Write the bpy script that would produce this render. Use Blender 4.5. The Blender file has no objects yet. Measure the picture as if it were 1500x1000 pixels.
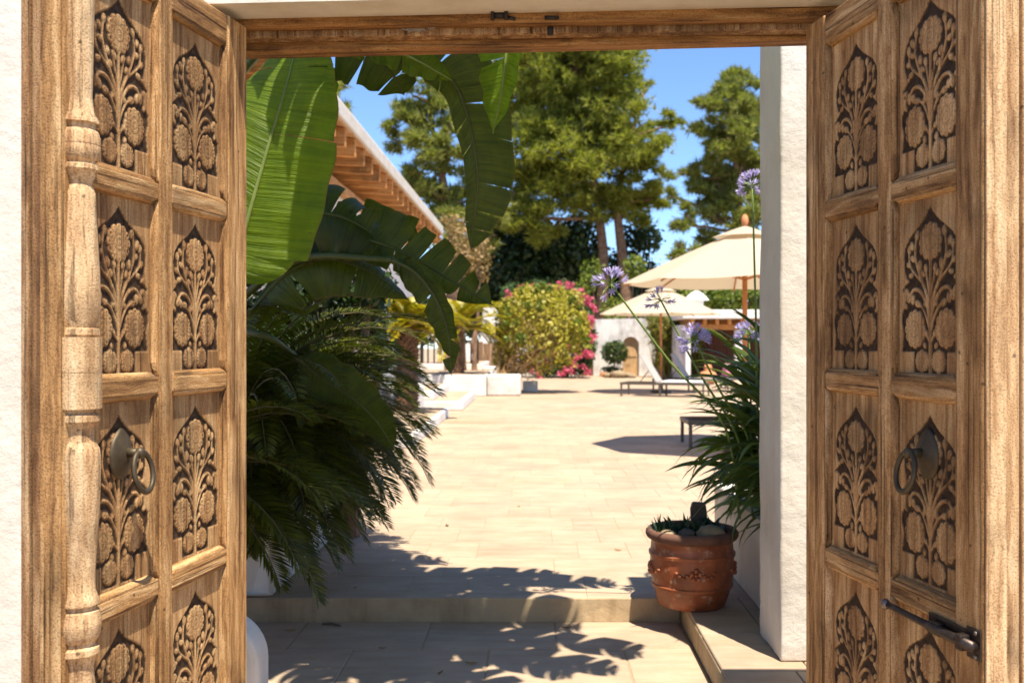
import bpy, bmesh, math, random
import numpy as np
from mathutils import Vector, Matrix

R = math.radians
scene = bpy.context.scene
C = scene.collection
rnd = random.Random(7)
rng = np.random.default_rng(11)

# ------------------------------------------------------------------ camera, sky, sun, exposure
F, CX, CY, CH = 1458.0, 785.0, 500.0, 1.29          # focal length and principal point in photo pixels, eye height
cam_d = bpy.data.cameras.new('camera')
cam = bpy.data.objects.new('camera', cam_d); C.objects.link(cam)
cam.location = (0, 0, CH); cam.rotation_euler = (R(90), 0, 0)
cam_d.sensor_width = 36; cam_d.lens = 35
cam_d.shift_x = -35 / 1500
cam_d.clip_start = 0.05; cam_d.clip_end = 2000
cam_d.dof.use_dof = True; cam_d.dof.focus_distance = 3.0; cam_d.dof.aperture_fstop = 4.5
scene.camera = cam

SUN_EL = R(67)
SH = Vector((0.41, -0.912, 0)).normalized()            # horizontal direction towards the sun
sun_vec = Vector((SH.x * math.cos(SUN_EL), SH.y * math.cos(SUN_EL), math.sin(SUN_EL)))
world = bpy.data.worlds.new('World'); scene.world = world; world.use_nodes = True
wn = world.node_tree.nodes; wl = world.node_tree.links
bg = wn['Background']; bg.inputs['Strength'].default_value = 0.125
sky = wn.new('ShaderNodeTexSky'); sky.sky_type = 'NISHITA'; sky.sun_disc = False
sky.sun_elevation = SUN_EL; sky.sun_rotation = math.atan2(SH.x, SH.y)
sky.air_density = 0.72; sky.dust_density = 0.0; sky.ozone_density = 7.0
wl.new(sky.outputs[0], bg.inputs['Color'])
sun_d = bpy.data.lights.new('sun', 'SUN'); sun_d.energy = 5.0; sun_d.angle = R(0.53); sun_d.color = (1.0, 0.91, 0.77)
sun = bpy.data.objects.new('sun', sun_d); C.objects.link(sun)
sun.rotation_euler = sun_vec.to_track_quat('Z', 'Y').to_euler(); sun.location = (3, -6, 12)
scene.view_settings.view_transform = 'Standard'; scene.view_settings.look = 'None'
scene.view_settings.exposure = 1.08; scene.view_settings.gamma = 1.0
scene.cycles.use_denoising = True
scene.cycles.max_bounces = 8; scene.cycles.transparent_max_bounces = 6
scene.cycles.caustics_reflective = False; scene.cycles.caustics_refractive = False

def P(px, py, Z):                                     # a photo pixel at a given distance -> world point
    return Vector(((px - CX) * Z / F, Z, CH + (CY - py) * Z / F))

# ------------------------------------------------------------------ mesh helpers
class MB:
    def __init__(self): self.v = []; self.f = []; self.m = []; self.uv = None
    def add(self, vs, fs, mi=0):
        o = len(self.v); self.v.extend([tuple(p) for p in vs])
        for f in fs: self.f.append(tuple(i + o for i in f)); self.m.append(mi)
        return self
    def box(self, x0, x1, y0, y1, z0, z1, mi=0):
        return self.add([(x0,y0,z0),(x1,y0,z0),(x1,y1,z0),(x0,y1,z0),(x0,y0,z1),(x1,y0,z1),(x1,y1,z1),(x0,y1,z1)],
                        [(0,3,2,1),(4,5,6,7),(0,1,5,4),(1,2,6,5),(2,3,7,6),(3,0,4,7)], mi)
    def tube(self, pts, radii, n=8, mi=0, cap=True):
        pts = [Vector(p) for p in pts]; k = len(pts)
        if not hasattr(radii, '__len__'): radii = [radii] * k
        vs, fs = [], []; ref = None
        for i in range(k):
            t = (pts[min(i+1, k-1)] - pts[max(i-1, 0)]).normalized()
            if ref is None: ref = t.orthogonal().normalized()
            a = (ref - t * ref.dot(t))
            a = a.normalized() if a.length > 1e-6 else t.orthogonal().normalized()
            ref = a; b = t.cross(a)
            for j in range(n):
                q = 2 * math.pi * j / n
                vs.append(pts[i] + (a * math.cos(q) + b * math.sin(q)) * radii[i])
        for i in range(k - 1):
            for j in range(n):
                j2 = (j + 1) % n
                fs.append((i*n+j, i*n+j2, (i+1)*n+j2, (i+1)*n+j))
        if cap:
            fs.append(tuple(range(n-1, -1, -1))); fs.append(tuple((k-1)*n + j for j in range(n)))
        return self.add(vs, fs, mi)
    def lathe(self, prof, n=32, c=(0,0,0), a0=0.0, a1=2*math.pi, mi=0):
        full = abs(a1 - a0 - 2*math.pi) < 1e-6
        m = n if full else n + 1; vs, fs = [], []
        for r, z in prof:
            for j in range(m):
                q = a0 + (a1 - a0) * j / n
                vs.append((c[0] + r*math.cos(q), c[1] + r*math.sin(q), c[2] + z))
        for i in range(len(prof) - 1):
            for j in range(n):
                j2 = (j + 1) % m if full else j + 1
                fs.append((i*m+j, i*m+j2, (i+1)*m+j2, (i+1)*m+j))
        return self.add(vs, fs, mi)
    def prism(self, poly, axis, lo, hi, mi=0):        # poly: 2-D outline (ccw), extruded along axis 'x','y','z'
        n = len(poly)
        def p3(a, b, d): return {'x': (d, a, b), 'y': (a, d, b), 'z': (a, b, d)}[axis]
        vs = [p3(a, b, lo) for a, b in poly] + [p3(a, b, hi) for a, b in poly]
        fs = [tuple(range(n-1, -1, -1)), tuple(range(n, 2*n))] + [(i, (i+1) % n, n + (i+1) % n, n + i) for i in range(n)]
        return self.add(vs, fs, mi)
    def ellipsoid(self, c, r, n=10, k=6, mi=0, jit=0.0):
        vs, fs = [], []
        for i in range(k + 1):
            th = math.pi * i / k
            for j in range(n):
                q = 2*math.pi*j/n; s = 1 + (rnd.uniform(-jit, jit) if jit else 0)
                vs.append((c[0]+r[0]*s*math.sin(th)*math.cos(q), c[1]+r[1]*s*math.sin(th)*math.sin(q), c[2]+r[2]*s*math.cos(th)))
        for i in range(k):
            for j in range(n): fs.append((i*n+j, (i+1)*n+j, (i+1)*n+(j+1) % n, i*n+(j+1) % n))
        return self.add(vs, fs, mi)
    def mesh(self, name, mats, smooth=False, bevel=0.0, seg=2, recalc=True):
        me = bpy.data.meshes.new(name); me.from_pydata(self.v, [], self.f)
        if not isinstance(mats, (list, tuple)): mats = [mats]
        for m in mats: me.materials.append(m)
        if len(mats) > 1: me.polygons.foreach_set('material_index', self.m)
        if recalc or bevel:
            bm = bmesh.new(); bm.from_mesh(me)
            bmesh.ops.remove_doubles(bm, verts=bm.verts, dist=1e-6)
            bmesh.ops.recalc_face_normals(bm, faces=bm.faces)
            if bevel:
                es = [e for e in bm.edges if len(e.link_faces) == 2 and e.calc_face_angle(0) > 0.5]
                bmesh.ops.bevel(bm, geom=es, offset=bevel, segments=seg, profile=0.5, affect='EDGES', clamp_overlap=True)
            bm.to_mesh(me); bm.free()
        if smooth: me.polygons.foreach_set('use_smooth', [True] * len(me.polygons))
        me.update(); return me
    def build(self, name, mats, parent=None, smooth=False, bevel=0.0, seg=2, recalc=True):
        return link(name, self.mesh(name, mats, smooth, bevel, seg, recalc), parent)

def link(name, me, parent=None):
    o = bpy.data.objects.new(name, me); C.objects.link(o)
    if parent is not None:
        o.parent = parent
        if parent.get('worldspace'): o.location = -Vector(parent['base'])
    return o

def soup(name, V, faces_per, mat, parent=None, smooth=False, uv=None):
    """V: (n, k, 3) array - n loose polygons of k corners."""
    n, k, _ = V.shape
    me = bpy.data.meshes.new(name)
    me.vertices.add(n*k); me.vertices.foreach_set('co', V.reshape(-1).astype(np.float32))
    me.loops.add(n*k); me.loops.foreach_set('vertex_index', np.arange(n*k, dtype=np.int32))
    me.polygons.add(n); me.polygons.foreach_set('loop_start', np.arange(0, n*k, k, dtype=np.int32))
    me.polygons.foreach_set('loop_total', np.full(n, k, dtype=np.int32))
    me.materials.append(mat); me.update(calc_edges=True); me.validate()
    return link(name, me, parent)

def tag(o, label, cat, group=None):
    o['label'] = label; o['category'] = cat
    if group: o['group'] = group
    return o
def thing(name, label, cat, base=(0,0,0), group=None, rotz=0.0, world=True):
    o = bpy.data.objects.new(name, None); C.objects.link(o)
    o.location = base; o.rotation_euler = (0, 0, rotz); o.empty_display_size = 0.1
    if world: o['worldspace'] = 1; o['base'] = tuple(base)
    return tag(o, label, cat, group)
def struct(o): o['kind'] = 'structure'; return o
def stuff(o): o['kind'] = 'stuff'; return o

# sub-parts of parts in a 'worldspace' thing keep the part's own space (part location already offsets them)

# ------------------------------------------------------------------ materials
def nm(name):
    m = bpy.data.materials.new(name); m.use_nodes = True
    nt = m.node_tree; return m, nt, nt.nodes, nt.links, nt.nodes['Principled BSDF']
def ramp(nodes, stops):
    r = nodes.new('ShaderNodeValToRGB'); e = r.color_ramp.elements
    while len(e) < len(stops): e.new(0.5)
    for el, (p, c) in zip(e, stops):
        el.position = p; el.color = (c, c, c, 1) if not hasattr(c, '__len__') else (*c, 1)
    return r
def noise_n(nodes, scale, detail=6, rough=0.6):
    n = nodes.new('ShaderNodeTexNoise'); n.inputs['Scale'].default_value = scale
    n.inputs['Detail'].default_value = detail; n.inputs['Roughness'].default_value = rough; return n
def mixc(nodes, links, fac, a, b, blend='MIX'):
    n = nodes.new('ShaderNodeMix'); n.data_type = 'RGBA'; n.blend_type = blend
    for s, val in ((n.inputs[0], fac), (n.inputs[6], a), (n.inputs[7], b)):
        if hasattr(val, 'links') or hasattr(val, 'is_linked'): links.new(val, s)
        elif hasattr(val, '__len__'): s.default_value = (*val, 1)
        else: s.default_value = val
    return n.outputs[2]
def math_n(nodes, links, op, a, b=0.0):
    n = nodes.new('ShaderNodeMath'); n.operation = op
    for s, val in ((n.inputs[0], a), (n.inputs[1], b)):
        if hasattr(val, 'is_linked'): links.new(val, s)
        else: s.default_value = val
    return n.outputs[0]
def bump(nodes, links, bsdf, h, strength, dist=0.01):
    b = nodes.new('ShaderNodeBump'); b.inputs['Strength'].default_value = strength; b.inputs['Distance'].default_value = dist
    links.new(h, b.inputs['Height']); links.new(b.outputs[0], bsdf.inputs['Normal']); return b

def wood(name, axis, c0, c1, c2, fine=1.0, rough=0.75, carved=False, crack=0.85):
    m, nt, N, L, B = nm(name)
    tc = N.new('ShaderNodeTexCoord'); oi = N.new('ShaderNodeObjectInfo')
    add = N.new('ShaderNodeVectorMath'); add.operation = 'ADD'
    sc = N.new('ShaderNodeVectorMath'); sc.operation = 'SCALE'; sc.inputs[0].default_value = (7.3, 5.1, 9.7)
    L.new(oi.outputs['Random'], sc.inputs['Scale'])
    L.new(tc.outputs['Object'], add.inputs[0]); L.new(sc.outputs[0], add.inputs[1])
    mp = N.new('ShaderNodeMapping'); s = {'x': (2.2, 34, 34), 'y': (34, 2.2, 34), 'z': (34, 34, 2.2)}[axis]
    mp.inputs['Scale'].default_value = tuple(q * fine for q in s); L.new(add.outputs[0], mp.inputs['Vector'])
    warp = noise_n(N, 5, 3); L.new(add.outputs[0], warp.inputs['Vector'])
    wv = N.new('ShaderNodeVectorMath'); wv.operation = 'MULTIPLY_ADD'
    L.new(warp.outputs['Color'], wv.inputs[0]); wv.inputs[1].default_value = (1.2, 1.2, 1.2); L.new(mp.outputs[0], wv.inputs[2])
    g1 = noise_n(N, 1.0, 9, 0.68); L.new(wv.outputs[0], g1.inputs['Vector'])
    r1 = ramp(N, [(0.33, c0), (0.5, c1), (0.67, c2)]); L.new(g1.outputs['Fac'], r1.inputs[0])
    mp2 = N.new('ShaderNodeMapping'); mp2.inputs['Scale'].default_value = tuple(q * fine * 3.6 if q > 5 else q * fine * 0.8 for q in s)
    L.new(add.outputs[0], mp2.inputs['Vector'])
    g2 = noise_n(N, 1.0, 4, 0.5); L.new(mp2.outputs[0], g2.inputs['Vector'])
    cr = ramp(N, [(0.30, 0.0), (0.42, 1.0)]); L.new(g2.outputs['Fac'], cr.inputs[0])
    pores = noise_n(N, 260, 2, 0.5); L.new(tc.outputs['Object'], pores.inputs['Vector'])
    pr = ramp(N, [(0.34, 0.28), (0.50, 1.0)]); L.new(pores.outputs['Fac'], pr.inputs[0])
    big = noise_n(N, 3.2, 4, 0.6); L.new(add.outputs[0], big.inputs['Vector'])
    br = ramp(N, [(0.30, 0.42), (0.46, 0.92), (0.7, 1.12)]); L.new(big.outputs['Fac'], br.inputs[0])
    c = mixc(N, L, crack, r1.outputs[0], mixc(N, L, cr.outputs[0], tuple(q * 0.35 for q in c0), r1.outputs[0]))
    c = mixc(N, L, 0.9, c, br.outputs[0], 'MULTIPLY')
    c = mixc(N, L, 0.6, c, pr.outputs[0], 'MULTIPLY')
    rv = N.new('ShaderNodeMapRange'); rv.inputs['To Min'].default_value = 0.86; rv.inputs['To Max'].default_value = 1.1
    L.new(oi.outputs['Random'], rv.inputs['Value'])
    c = mixc(N, L, 1.0, c, rv.outputs[0], 'MULTIPLY')
    # dark weather stains in the grain direction
    mp4 = N.new('ShaderNodeMapping'); mp4.inputs['Scale'].default_value = tuple(q * 0.22 if q > 5 else q * 0.5 for q in s); L.new(add.outputs[0], mp4.inputs['Vector'])
    n4 = noise_n(N, 1.0, 6, 0.7); L.new(mp4.outputs[0], n4.inputs['Vector'])
    r4 = ramp(N, [(0.56, 0.0), (0.70, 1.0)]); L.new(n4.outputs['Fac'], r4.inputs[0])
    c = mixc(N, L, math_n(N, L, 'MULTIPLY', r4.outputs[0], 0.6), c, tuple(q * 0.8 for q in c0))
    # small nail holes and knots
    vo = N.new('ShaderNodeTexVoronoi'); vo.inputs['Scale'].default_value = 15; L.new(add.outputs[0], vo.inputs['Vector'])
    vr = ramp(N, [(0.045, 0.12), (0.085, 1.0)]); L.new(vo.outputs['Distance'], vr.inputs[0])
    c = mixc(N, L, 0.75, c, vr.outputs[0], 'MULTIPLY')
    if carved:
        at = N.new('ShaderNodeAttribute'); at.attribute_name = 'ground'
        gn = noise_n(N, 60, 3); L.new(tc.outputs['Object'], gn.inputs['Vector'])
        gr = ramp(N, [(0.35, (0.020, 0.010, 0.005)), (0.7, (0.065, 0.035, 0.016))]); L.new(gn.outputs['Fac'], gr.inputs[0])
        c = mixc(N, L, at.outputs['Fac'], c, gr.outputs[0])  # dark brown over the recessed ground, grooves and dots
    L.new(c, B.inputs['Base Color']); B.inputs['Roughness'].default_value = rough
    B.inputs['Specular IOR Level'].default_value = 0.25
    hh = math_n(N, L, 'ADD', g1.outputs['Fac'], math_n(N, L, 'MULTIPLY', cr.outputs[0], 0.5))
    hh = math_n(N, L, 'ADD', hh, math_n(N, L, 'MULTIPLY', pores.outputs['Fac'], 0.35))
    bump(N, L, B, hh, 0.85, 0.005)
    return m

def stucco(name, col, stain, bs=0.5, sc=14, dirt=0.5):
    m, nt, N, L, B = nm(name)
    g = N.new('ShaderNodeNewGeometry')
    n1 = noise_n(N, sc, 8, 0.7); L.new(g.outputs['Position'], n1.inputs['Vector'])
    n2 = noise_n(N, 1.7, 6, 0.65); L.new(g.outputs['Position'], n2.inputs['Vector'])
    mp = N.new('ShaderNodeMapping'); mp.inputs['Scale'].default_value = (6, 6, 0.8); L.new(g.outputs['Position'], mp.inputs['Vector'])
    n3 = noise_n(N, 1.0, 5, 0.6); L.new(mp.outputs[0], n3.inputs['Vector'])
    r2 = ramp(N, [(0.45, 0.0), (0.75, 1.0)]); L.new(n2.outputs['Fac'], r2.inputs[0])
    r3 = ramp(N, [(0.5, 0.0), (0.8, 1.0)]); L.new(n3.outputs['Fac'], r3.inputs[0])
    f = math_n(N, L, 'MULTIPLY', math_n(N, L, 'ADD', r2.outputs[0], r3.outputs[0]), dirt)
    c = mixc(N, L, f, col, stain)
    n6 = noise_n(N, 5.5, 8, 0.75); L.new(g.outputs['Position'], n6.inputs['Vector']); r6 = ramp(N, [(0.60, 0.0), (0.68, 1.0)]); L.new(n6.outputs['Fac'], r6.inputs[0])
    c = mixc(N, L, math_n(N, L, 'MULTIPLY', r6.outputs[0], 0.35 * dirt), c, stain)
    L.new(c, B.inputs['Base Color']); B.inputs['Roughness'].default_value = 0.9; B.inputs['Specular IOR Level'].default_value = 0.15
    n4 = noise_n(N, sc * 0.22, 3, 0.5); L.new(g.outputs['Position'], n4.inputs['Vector'])
    bump(N, L, B, math_n(N, L, 'ADD', n1.outputs['Fac'], math_n(N, L, 'MULTIPLY', n4.outputs['Fac'], 2.0)), bs, 0.012)
    return m

def stone_tiles(name):
    m, nt, N, L, B = nm(name)
    g = N.new('ShaderNodeNewGeometry'); oi = N.new('ShaderNodeObjectInfo')
    rr = math_n(N, L, 'FRACT', math_n(N, L, 'ADD', g.outputs['Random Per Island'], oi.outputs['Random']))
    off = N.new('ShaderNodeVectorMath'); off.operation = 'SCALE'; off.inputs[0].default_value = (31, 17, 5); L.new(rr, off.inputs['Scale'])
    add = N.new('ShaderNodeVectorMath'); add.operation = 'ADD'; L.new(g.outputs['Position'], add.inputs[0]); L.new(off.outputs[0], add.inputs[1])
    mp = N.new('ShaderNodeMapping'); mp.inputs['Scale'].default_value = (2.6, 13, 13); L.new(add.outputs[0], mp.inputs['Vector'])
    n1 = noise_n(N, 1.0, 8, 0.65); L.new(mp.outputs[0], n1.inputs['Vector'])
    r1 = ramp(N, [(0.25, (0.365, 0.252, 0.165)), (0.5, (0.44, 0.328, 0.224)), (0.75, (0.47, 0.37, 0.272))]); L.new(n1.outputs['Fac'], r1.inputs[0])
    n2 = noise_n(N, 0.42, 5, 0.6); L.new(g.outputs['Position'], n2.inputs['Vector'])
    r2 = ramp(N, [(0.55, 0.0), (0.72, 1.0)]); L.new(n2.outputs['Fac'], r2.inputs[0])
    c = mixc(N, L, math_n(N, L, 'MULTIPLY', r2.outputs[0], 0.45), r1.outputs[0], (0.40, 0.23, 0.10))
    rv = N.new('ShaderNodeMapRange'); rv.inputs['To Min'].default_value = 0.93; rv.inputs['To Max'].default_value = 1.04; L.new(rr, rv.inputs['Value'])
    c = mixc(N, L, 1.0, c, rv.outputs[0], 'MULTIPLY')
    n3 = noise_n(N, 55, 4, 0.7); L.new(add.outputs[0], n3.inputs['Vector'])
    r3 = ramp(N, [(0.27, 0.55), (0.36, 1.0)]); L.new(n3.outputs['Fac'], r3.inputs[0])
    c = mixc(N, L, 0.6, c, r3.outputs[0], 'MULTIPLY')
    n6 = noise_n(N, 0.9, 7, 0.75); mpw = N.new('ShaderNodeMapping'); mpw.inputs['Scale'].default_value = (0.7, 2.2, 1); L.new(g.outputs['Position'], mpw.inputs['Vector']); L.new(mpw.outputs[0], n6.inputs['Vector'])
    r6 = ramp(N, [(0.52, 0.0), (0.70, 1.0)]); L.new(n6.outputs['Fac'], r6.inputs[0])
    c = mixc(N, L, math_n(N, L, 'MULTIPLY', r6.outputs[0], 0.35), c, (0.33, 0.25, 0.17))
    n5 = noise_n(N, 1.6, 6, 0.7); L.new(g.outputs['Position'], n5.inputs['Vector'])
    r5 = ramp(N, [(0.35, 0.78), (0.6, 1.03)]); L.new(n5.outputs['Fac'], r5.inputs[0])
    c = mixc(N, L, 0.8, c, r5.outputs[0], 'MULTIPLY')
    L.new(c, B.inputs['Base Color']); B.inputs['Roughness'].default_value = 0.7; B.inputs['Specular IOR Level'].default_value = 0.3
    bump(N, L, B, math_n(N, L, 'ADD', n1.outputs['Fac'], r3.outputs[0]), 0.25, 0.004)
    return m

def plain(name, col, rough=0.6, metal=0.0, var=0.25, sc=20, spec=0.4, bs=0.2):
    m, nt, N, L, B = nm(name)
    tc = N.new('ShaderNodeTexCoord'); n = noise_n(N, sc, 6, 0.65); L.new(tc.outputs['Object'], n.inputs['Vector'])
    r = ramp(N, [(0.3, tuple(q * (1 - var) for q in col)), (0.7, tuple(min(1, q * (1 + var)) for q in col))]); L.new(n.outputs['Fac'], r.inputs[0])
    L.new(r.outputs[0], B.inputs['Base Color']); B.inputs['Roughness'].default_value = rough; B.inputs['Metallic'].default_value = metal
    B.inputs['Specular IOR Level'].default_value = spec
    if bs: bump(N, L, B, n.outputs['Fac'], bs, 0.004)
    return m

def foliage(name, ca, cb, trans=0.35, rough=0.5, spec=0.4, per='island', tr=None):
    m, nt, N, L, B = nm(name)
    g = N.new('ShaderNodeNewGeometry'); oi = N.new('ShaderNodeObjectInfo')
    rr = math_n(N, L, 'FRACT', math_n(N, L, 'ADD', g.outputs['Random Per Island'], oi.outputs['Random']))
    n = noise_n(N, 1.1, 3); L.new(g.outputs['Position'], n.inputs['Vector'])
    f = math_n(N, L, 'ADD', math_n(N, L, 'MULTIPLY', rr, 0.55), math_n(N, L, 'MULTIPLY', n.outputs['Fac'], 0.45))
    r = ramp(N, [(0.2, ca), (0.75, cb)]); L.new(f, r.inputs[0])
    L.new(r.outputs[0], B.inputs['Base Color']); B.inputs['Roughness'].default_value = rough; B.inputs['Specular IOR Level'].default_value = spec
    t = N.new('ShaderNodeBsdfTranslucent'); mx = N.new('ShaderNodeMixShader'); mx.inputs[0].default_value = trans
    tcol = mixc(N, L, 1.0, r.outputs[0], tr or (1.3, 1.5, 0.6), 'MULTIPLY'); L.new(tcol, t.inputs['Color'])
    L.new(B.outputs[0], mx.inputs[1]); L.new(t.outputs[0], mx.inputs[2])
    L.new(mx.outputs[0], N['Material Output'].inputs['Surface'])
    return m

def banana_mat(name, ca, cb, trans=0.4):
    m, nt, N, L, B = nm(name)
    uv = N.new('ShaderNodeUVMap'); oi = N.new('ShaderNodeObjectInfo')
    mp = N.new('ShaderNodeMapping'); mp.inputs['Scale'].default_value = (62, 0.6, 1); L.new(uv.outputs[0], mp.inputs['Vector'])
    n = noise_n(N, 1.0, 5, 0.6); n.noise_dimensions = '2D'; L.new(mp.outputs[0], n.inputs['Vector'])
    mp2 = N.new('ShaderNodeMapping'); mp2.inputs['Scale'].default_value = (9, 3, 1); L.new(uv.outputs[0], mp2.inputs['Vector'])
    n2 = noise_n(N, 1.0, 4, 0.6); n2.noise_dimensions = '2D'; L.new(mp2.outputs[0], n2.inputs['Vector'])
    f = math_n(N, L, 'ADD', math_n(N, L, 'MULTIPLY', n.outputs['Fac'], 0.6), math_n(N, L, 'MULTIPLY', n2.outputs['Fac'], 0.4))
    r = ramp(N, [(0.3, ca), (0.7, cb)]); L.new(f, r.inputs[0])
    # brown flecks and dry margin
    sep = N.new('ShaderNodeSeparateXYZ'); L.new(uv.outputs[0], sep.inputs[0])
    edge = ramp(N, [(0.955, 0.0), (1.0, 1.0)]); L.new(sep.outputs['Y'], edge.inputs[0])
    c = mixc(N, L, math_n(N, L, 'MULTIPLY', edge.outputs[0], 0.6), r.outputs[0], (0.16, 0.10, 0.03))
    mp3 = N.new('ShaderNodeMapping'); mp3.inputs['Scale'].default_value = (40, 5, 1); L.new(uv.outputs[0], mp3.inputs['Vector'])
    n3 = noise_n(N, 1.0, 2, 0.5); n3.noise_dimensions = '2D'; L.new(mp3.outputs[0], n3.inputs['Vector'])
    r3 = ramp(N, [(0.80, 0.0), (0.83, 1.0)]); L.new(n3.outputs['Fac'], r3.inputs[0])
    c = mixc(N, L, math_n(N, L, 'MULTIPLY', r3.outputs[0], 0.8), c, (0.09, 0.05, 0.02))
    L.new(c, B.inputs['Base Color']); B.inputs['Roughness'].default_value = 0.42; B.inputs['Specular IOR Level'].default_value = 0.45
    bump(N, L, B, n.outputs['Fac'], 0.9, 0.012)
    t = N.new('ShaderNodeBsdfTranslucent'); mx = N.new('ShaderNodeMixShader'); mx.inputs[0].default_value = trans
    L.new(mixc(N, L, 1.0, c, (1.5, 1.7, 0.5), 'MULTIPLY'), t.inputs['Color'])
    L.new(B.outputs[0], mx.inputs[1]); L.new(t.outputs[0], mx.inputs[2]); L.new(mx.outputs[0], N['Material Output'].inputs['Surface'])
    return m

def terracotta(name):
    m, nt, N, L, B = nm(name)
    tc = N.new('ShaderNodeTexCoord')
    n1 = noise_n(N, 9, 7, 0.65); L.new(tc.outputs['Object'], n1.inputs['Vector'])
    r1 = ramp(N, [(0.3, (0.15, 0.04, 0.015)), (0.55, (0.31, 0.088, 0.030)), (0.75, (0.44, 0.16, 0.065))]); L.new(n1.outputs['Fac'], r1.inputs[0])
    n2 = noise_n(N, 16, 8, 0.75); L.new(tc.outputs['Object'], n2.inputs['Vector'])
    r2 = ramp(N, [(0.56, 0.0), (0.66, 1.0)]); L.new(n2.outputs['Fac'], r2.inputs[0])
    c = mixc(N, L, math_n(N, L, 'MULTIPLY', r2.outputs[0], 0.6), r1.outputs[0], (0.62, 0.47, 0.33))
    L.new(c, B.inputs['Base Color']); B.inputs['Roughness'].default_value = 0.42
    bump(N, L, B, n2.outputs['Fac'], 0.35, 0.006); return m

W_A, W_B, W_C = (0.11, 0.044, 0.014), (0.40, 0.215, 0.080), (0.69, 0.455, 0.225)
M = {}
M['wood_v'] = wood('weathered_teak_vertical', 'z', W_A, W_B, W_C)
M['wood_h'] = wood('weathered_teak_horizontal', 'x', W_A, W_B, W_C)
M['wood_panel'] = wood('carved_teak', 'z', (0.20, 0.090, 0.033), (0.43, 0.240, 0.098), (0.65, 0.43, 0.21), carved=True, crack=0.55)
M['wood_pale'] = wood('bleached_teak', 'z', (0.29, 0.145, 0.058), (0.59, 0.385, 0.20), (0.77, 0.575, 0.345), crack=0.7)
M['wood_edge'] = wood('edge_teak', 'z', (0.12, 0.052, 0.02), (0.31, 0.165, 0.072), (0.52, 0.345, 0.185), crack=0.9)
M['wood_lintel'] = wood('lintel_timber', 'x', (0.11, 0.042, 0.012), (0.33, 0.155, 0.048), (0.50, 0.275, 0.105), crack=0.9)
M['rafter'] = wood('rafter_pine', 'x', (0.42, 0.16, 0.04), (0.62, 0.28, 0.08), (0.70, 0.38, 0.14), crack=0.3)
M['plank_y'] = wood('bare_plank', 'y', (0.46, 0.22, 0.08), (0.62, 0.34, 0.15), (0.70, 0.44, 0.22), crack=0.3)
M['door_far'] = wood('pale_door_wood', 'z', (0.42, 0.24, 0.10), (0.60, 0.38, 0.18), (0.68, 0.47, 0.25), crack=0.3)
M['dark_wood'] = wood('dark_wood', 'z', (0.10, 0.045, 0.03), (0.20, 0.09, 0.06), (0.28, 0.14, 0.09))
M['stucco'] = stucco('whitewashed_plaster', (0.66, 0.62, 0.55), (0.46, 0.38, 0.29), 0.6)
M['stucco_far'] = stucco('old_lime_wall', (0.70, 0.67, 0.62), (0.34, 0.30, 0.26), 0.3, 6, 0.9)
M['white'] = stucco('white_limewash', (0.72, 0.70, 0.66), (0.50, 0.45, 0.38), 0.4, 10, 0.5)
M['tile'] = stone_tiles('travertine')
M['grout'] = plain('grout', (0.33, 0.235, 0.15), 0.9, 0, 0.15, 30)
M['riser'] = stucco('step_render', (0.47, 0.36, 0.22), (0.17, 0.10, 0.05), 0.6, 12, 0.75)
M['ground'] = plain('dry_earth', (0.32, 0.25, 0.16), 0.95, 0, 0.3, 2)
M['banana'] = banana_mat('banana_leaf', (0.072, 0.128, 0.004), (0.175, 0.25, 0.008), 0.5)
M['banana_dark'] = banana_mat('banana_leaf_shaded', (0.030, 0.046, 0.004), (0.075, 0.095, 0.008), 0.35)  # darker copy of the banana leaf, with shade put into its colour
M['rib'] = plain('banana_midrib', (0.19, 0.25, 0.06), 0.5, 0, 0.15)
M['rib_dark'] = plain('banana_midrib_dark', (0.07, 0.085, 0.022), 0.5, 0, 0.15)  # midrib toned down to go with the shaded leaf copy
M['stem'] = plain('banana_stem', (0.13, 0.13, 0.05), 0.6, 0, 0.4, 8)
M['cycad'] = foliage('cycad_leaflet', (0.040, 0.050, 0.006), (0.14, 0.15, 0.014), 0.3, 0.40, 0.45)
M['cycad_lit'] = foliage('cycad_sunlit_tint', (0.20, 0.20, 0.012), (0.50, 0.38, 0.02), 0.3, 0.45)  # brighter, yellower cycad copy: sunlight put into the leaf colour
M['rachis'] = plain('frond_rachis', (0.10, 0.085, 0.025), 0.6)
M['aga'] = foliage('agapanthus_leaf', (0.038, 0.066, 0.012), (0.115, 0.160, 0.030), 0.3, 0.38, 0.5)
M['aga_stalk'] = plain('agapanthus_stalk', (0.16, 0.24, 0.05), 0.5, 0, 0.2)
M['aga_flower'] = foliage('agapanthus_petal', (0.34, 0.29, 0.56), (0.62, 0.57, 0.80), 0.4, 0.5, 0.3, tr=(1, 1, 1))
M['pine'] = foliage('pine_needles', (0.085, 0.11, 0.018), (0.36, 0.35, 0.06), 0.42, 0.6, 0.25)
M['pine_b'] = foliage('pine_needles_grey', (0.078, 0.10, 0.026), (0.32, 0.315, 0.08), 0.42, 0.6, 0.25)
M['bark'] = plain('pine_bark', (0.20, 0.12, 0.075), 0.9, 0, 0.5, 6, 0.2, 0.6)
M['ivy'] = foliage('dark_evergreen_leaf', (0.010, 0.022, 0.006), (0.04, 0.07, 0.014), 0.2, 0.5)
M['shrub'] = foliage('light_green_leaf', (0.07, 0.11, 0.014), (0.21, 0.24, 0.035), 0.35, 0.5)
M['ball'] = foliage('clipped_yellow_leaf', (0.22, 0.20, 0.018), (0.46, 0.39, 0.055), 0.35, 0.5)
M['twig'] = foliage('dry_twig', (0.17, 0.09, 0.03), (0.38, 0.24, 0.10), 0.2, 0.8)
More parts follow.
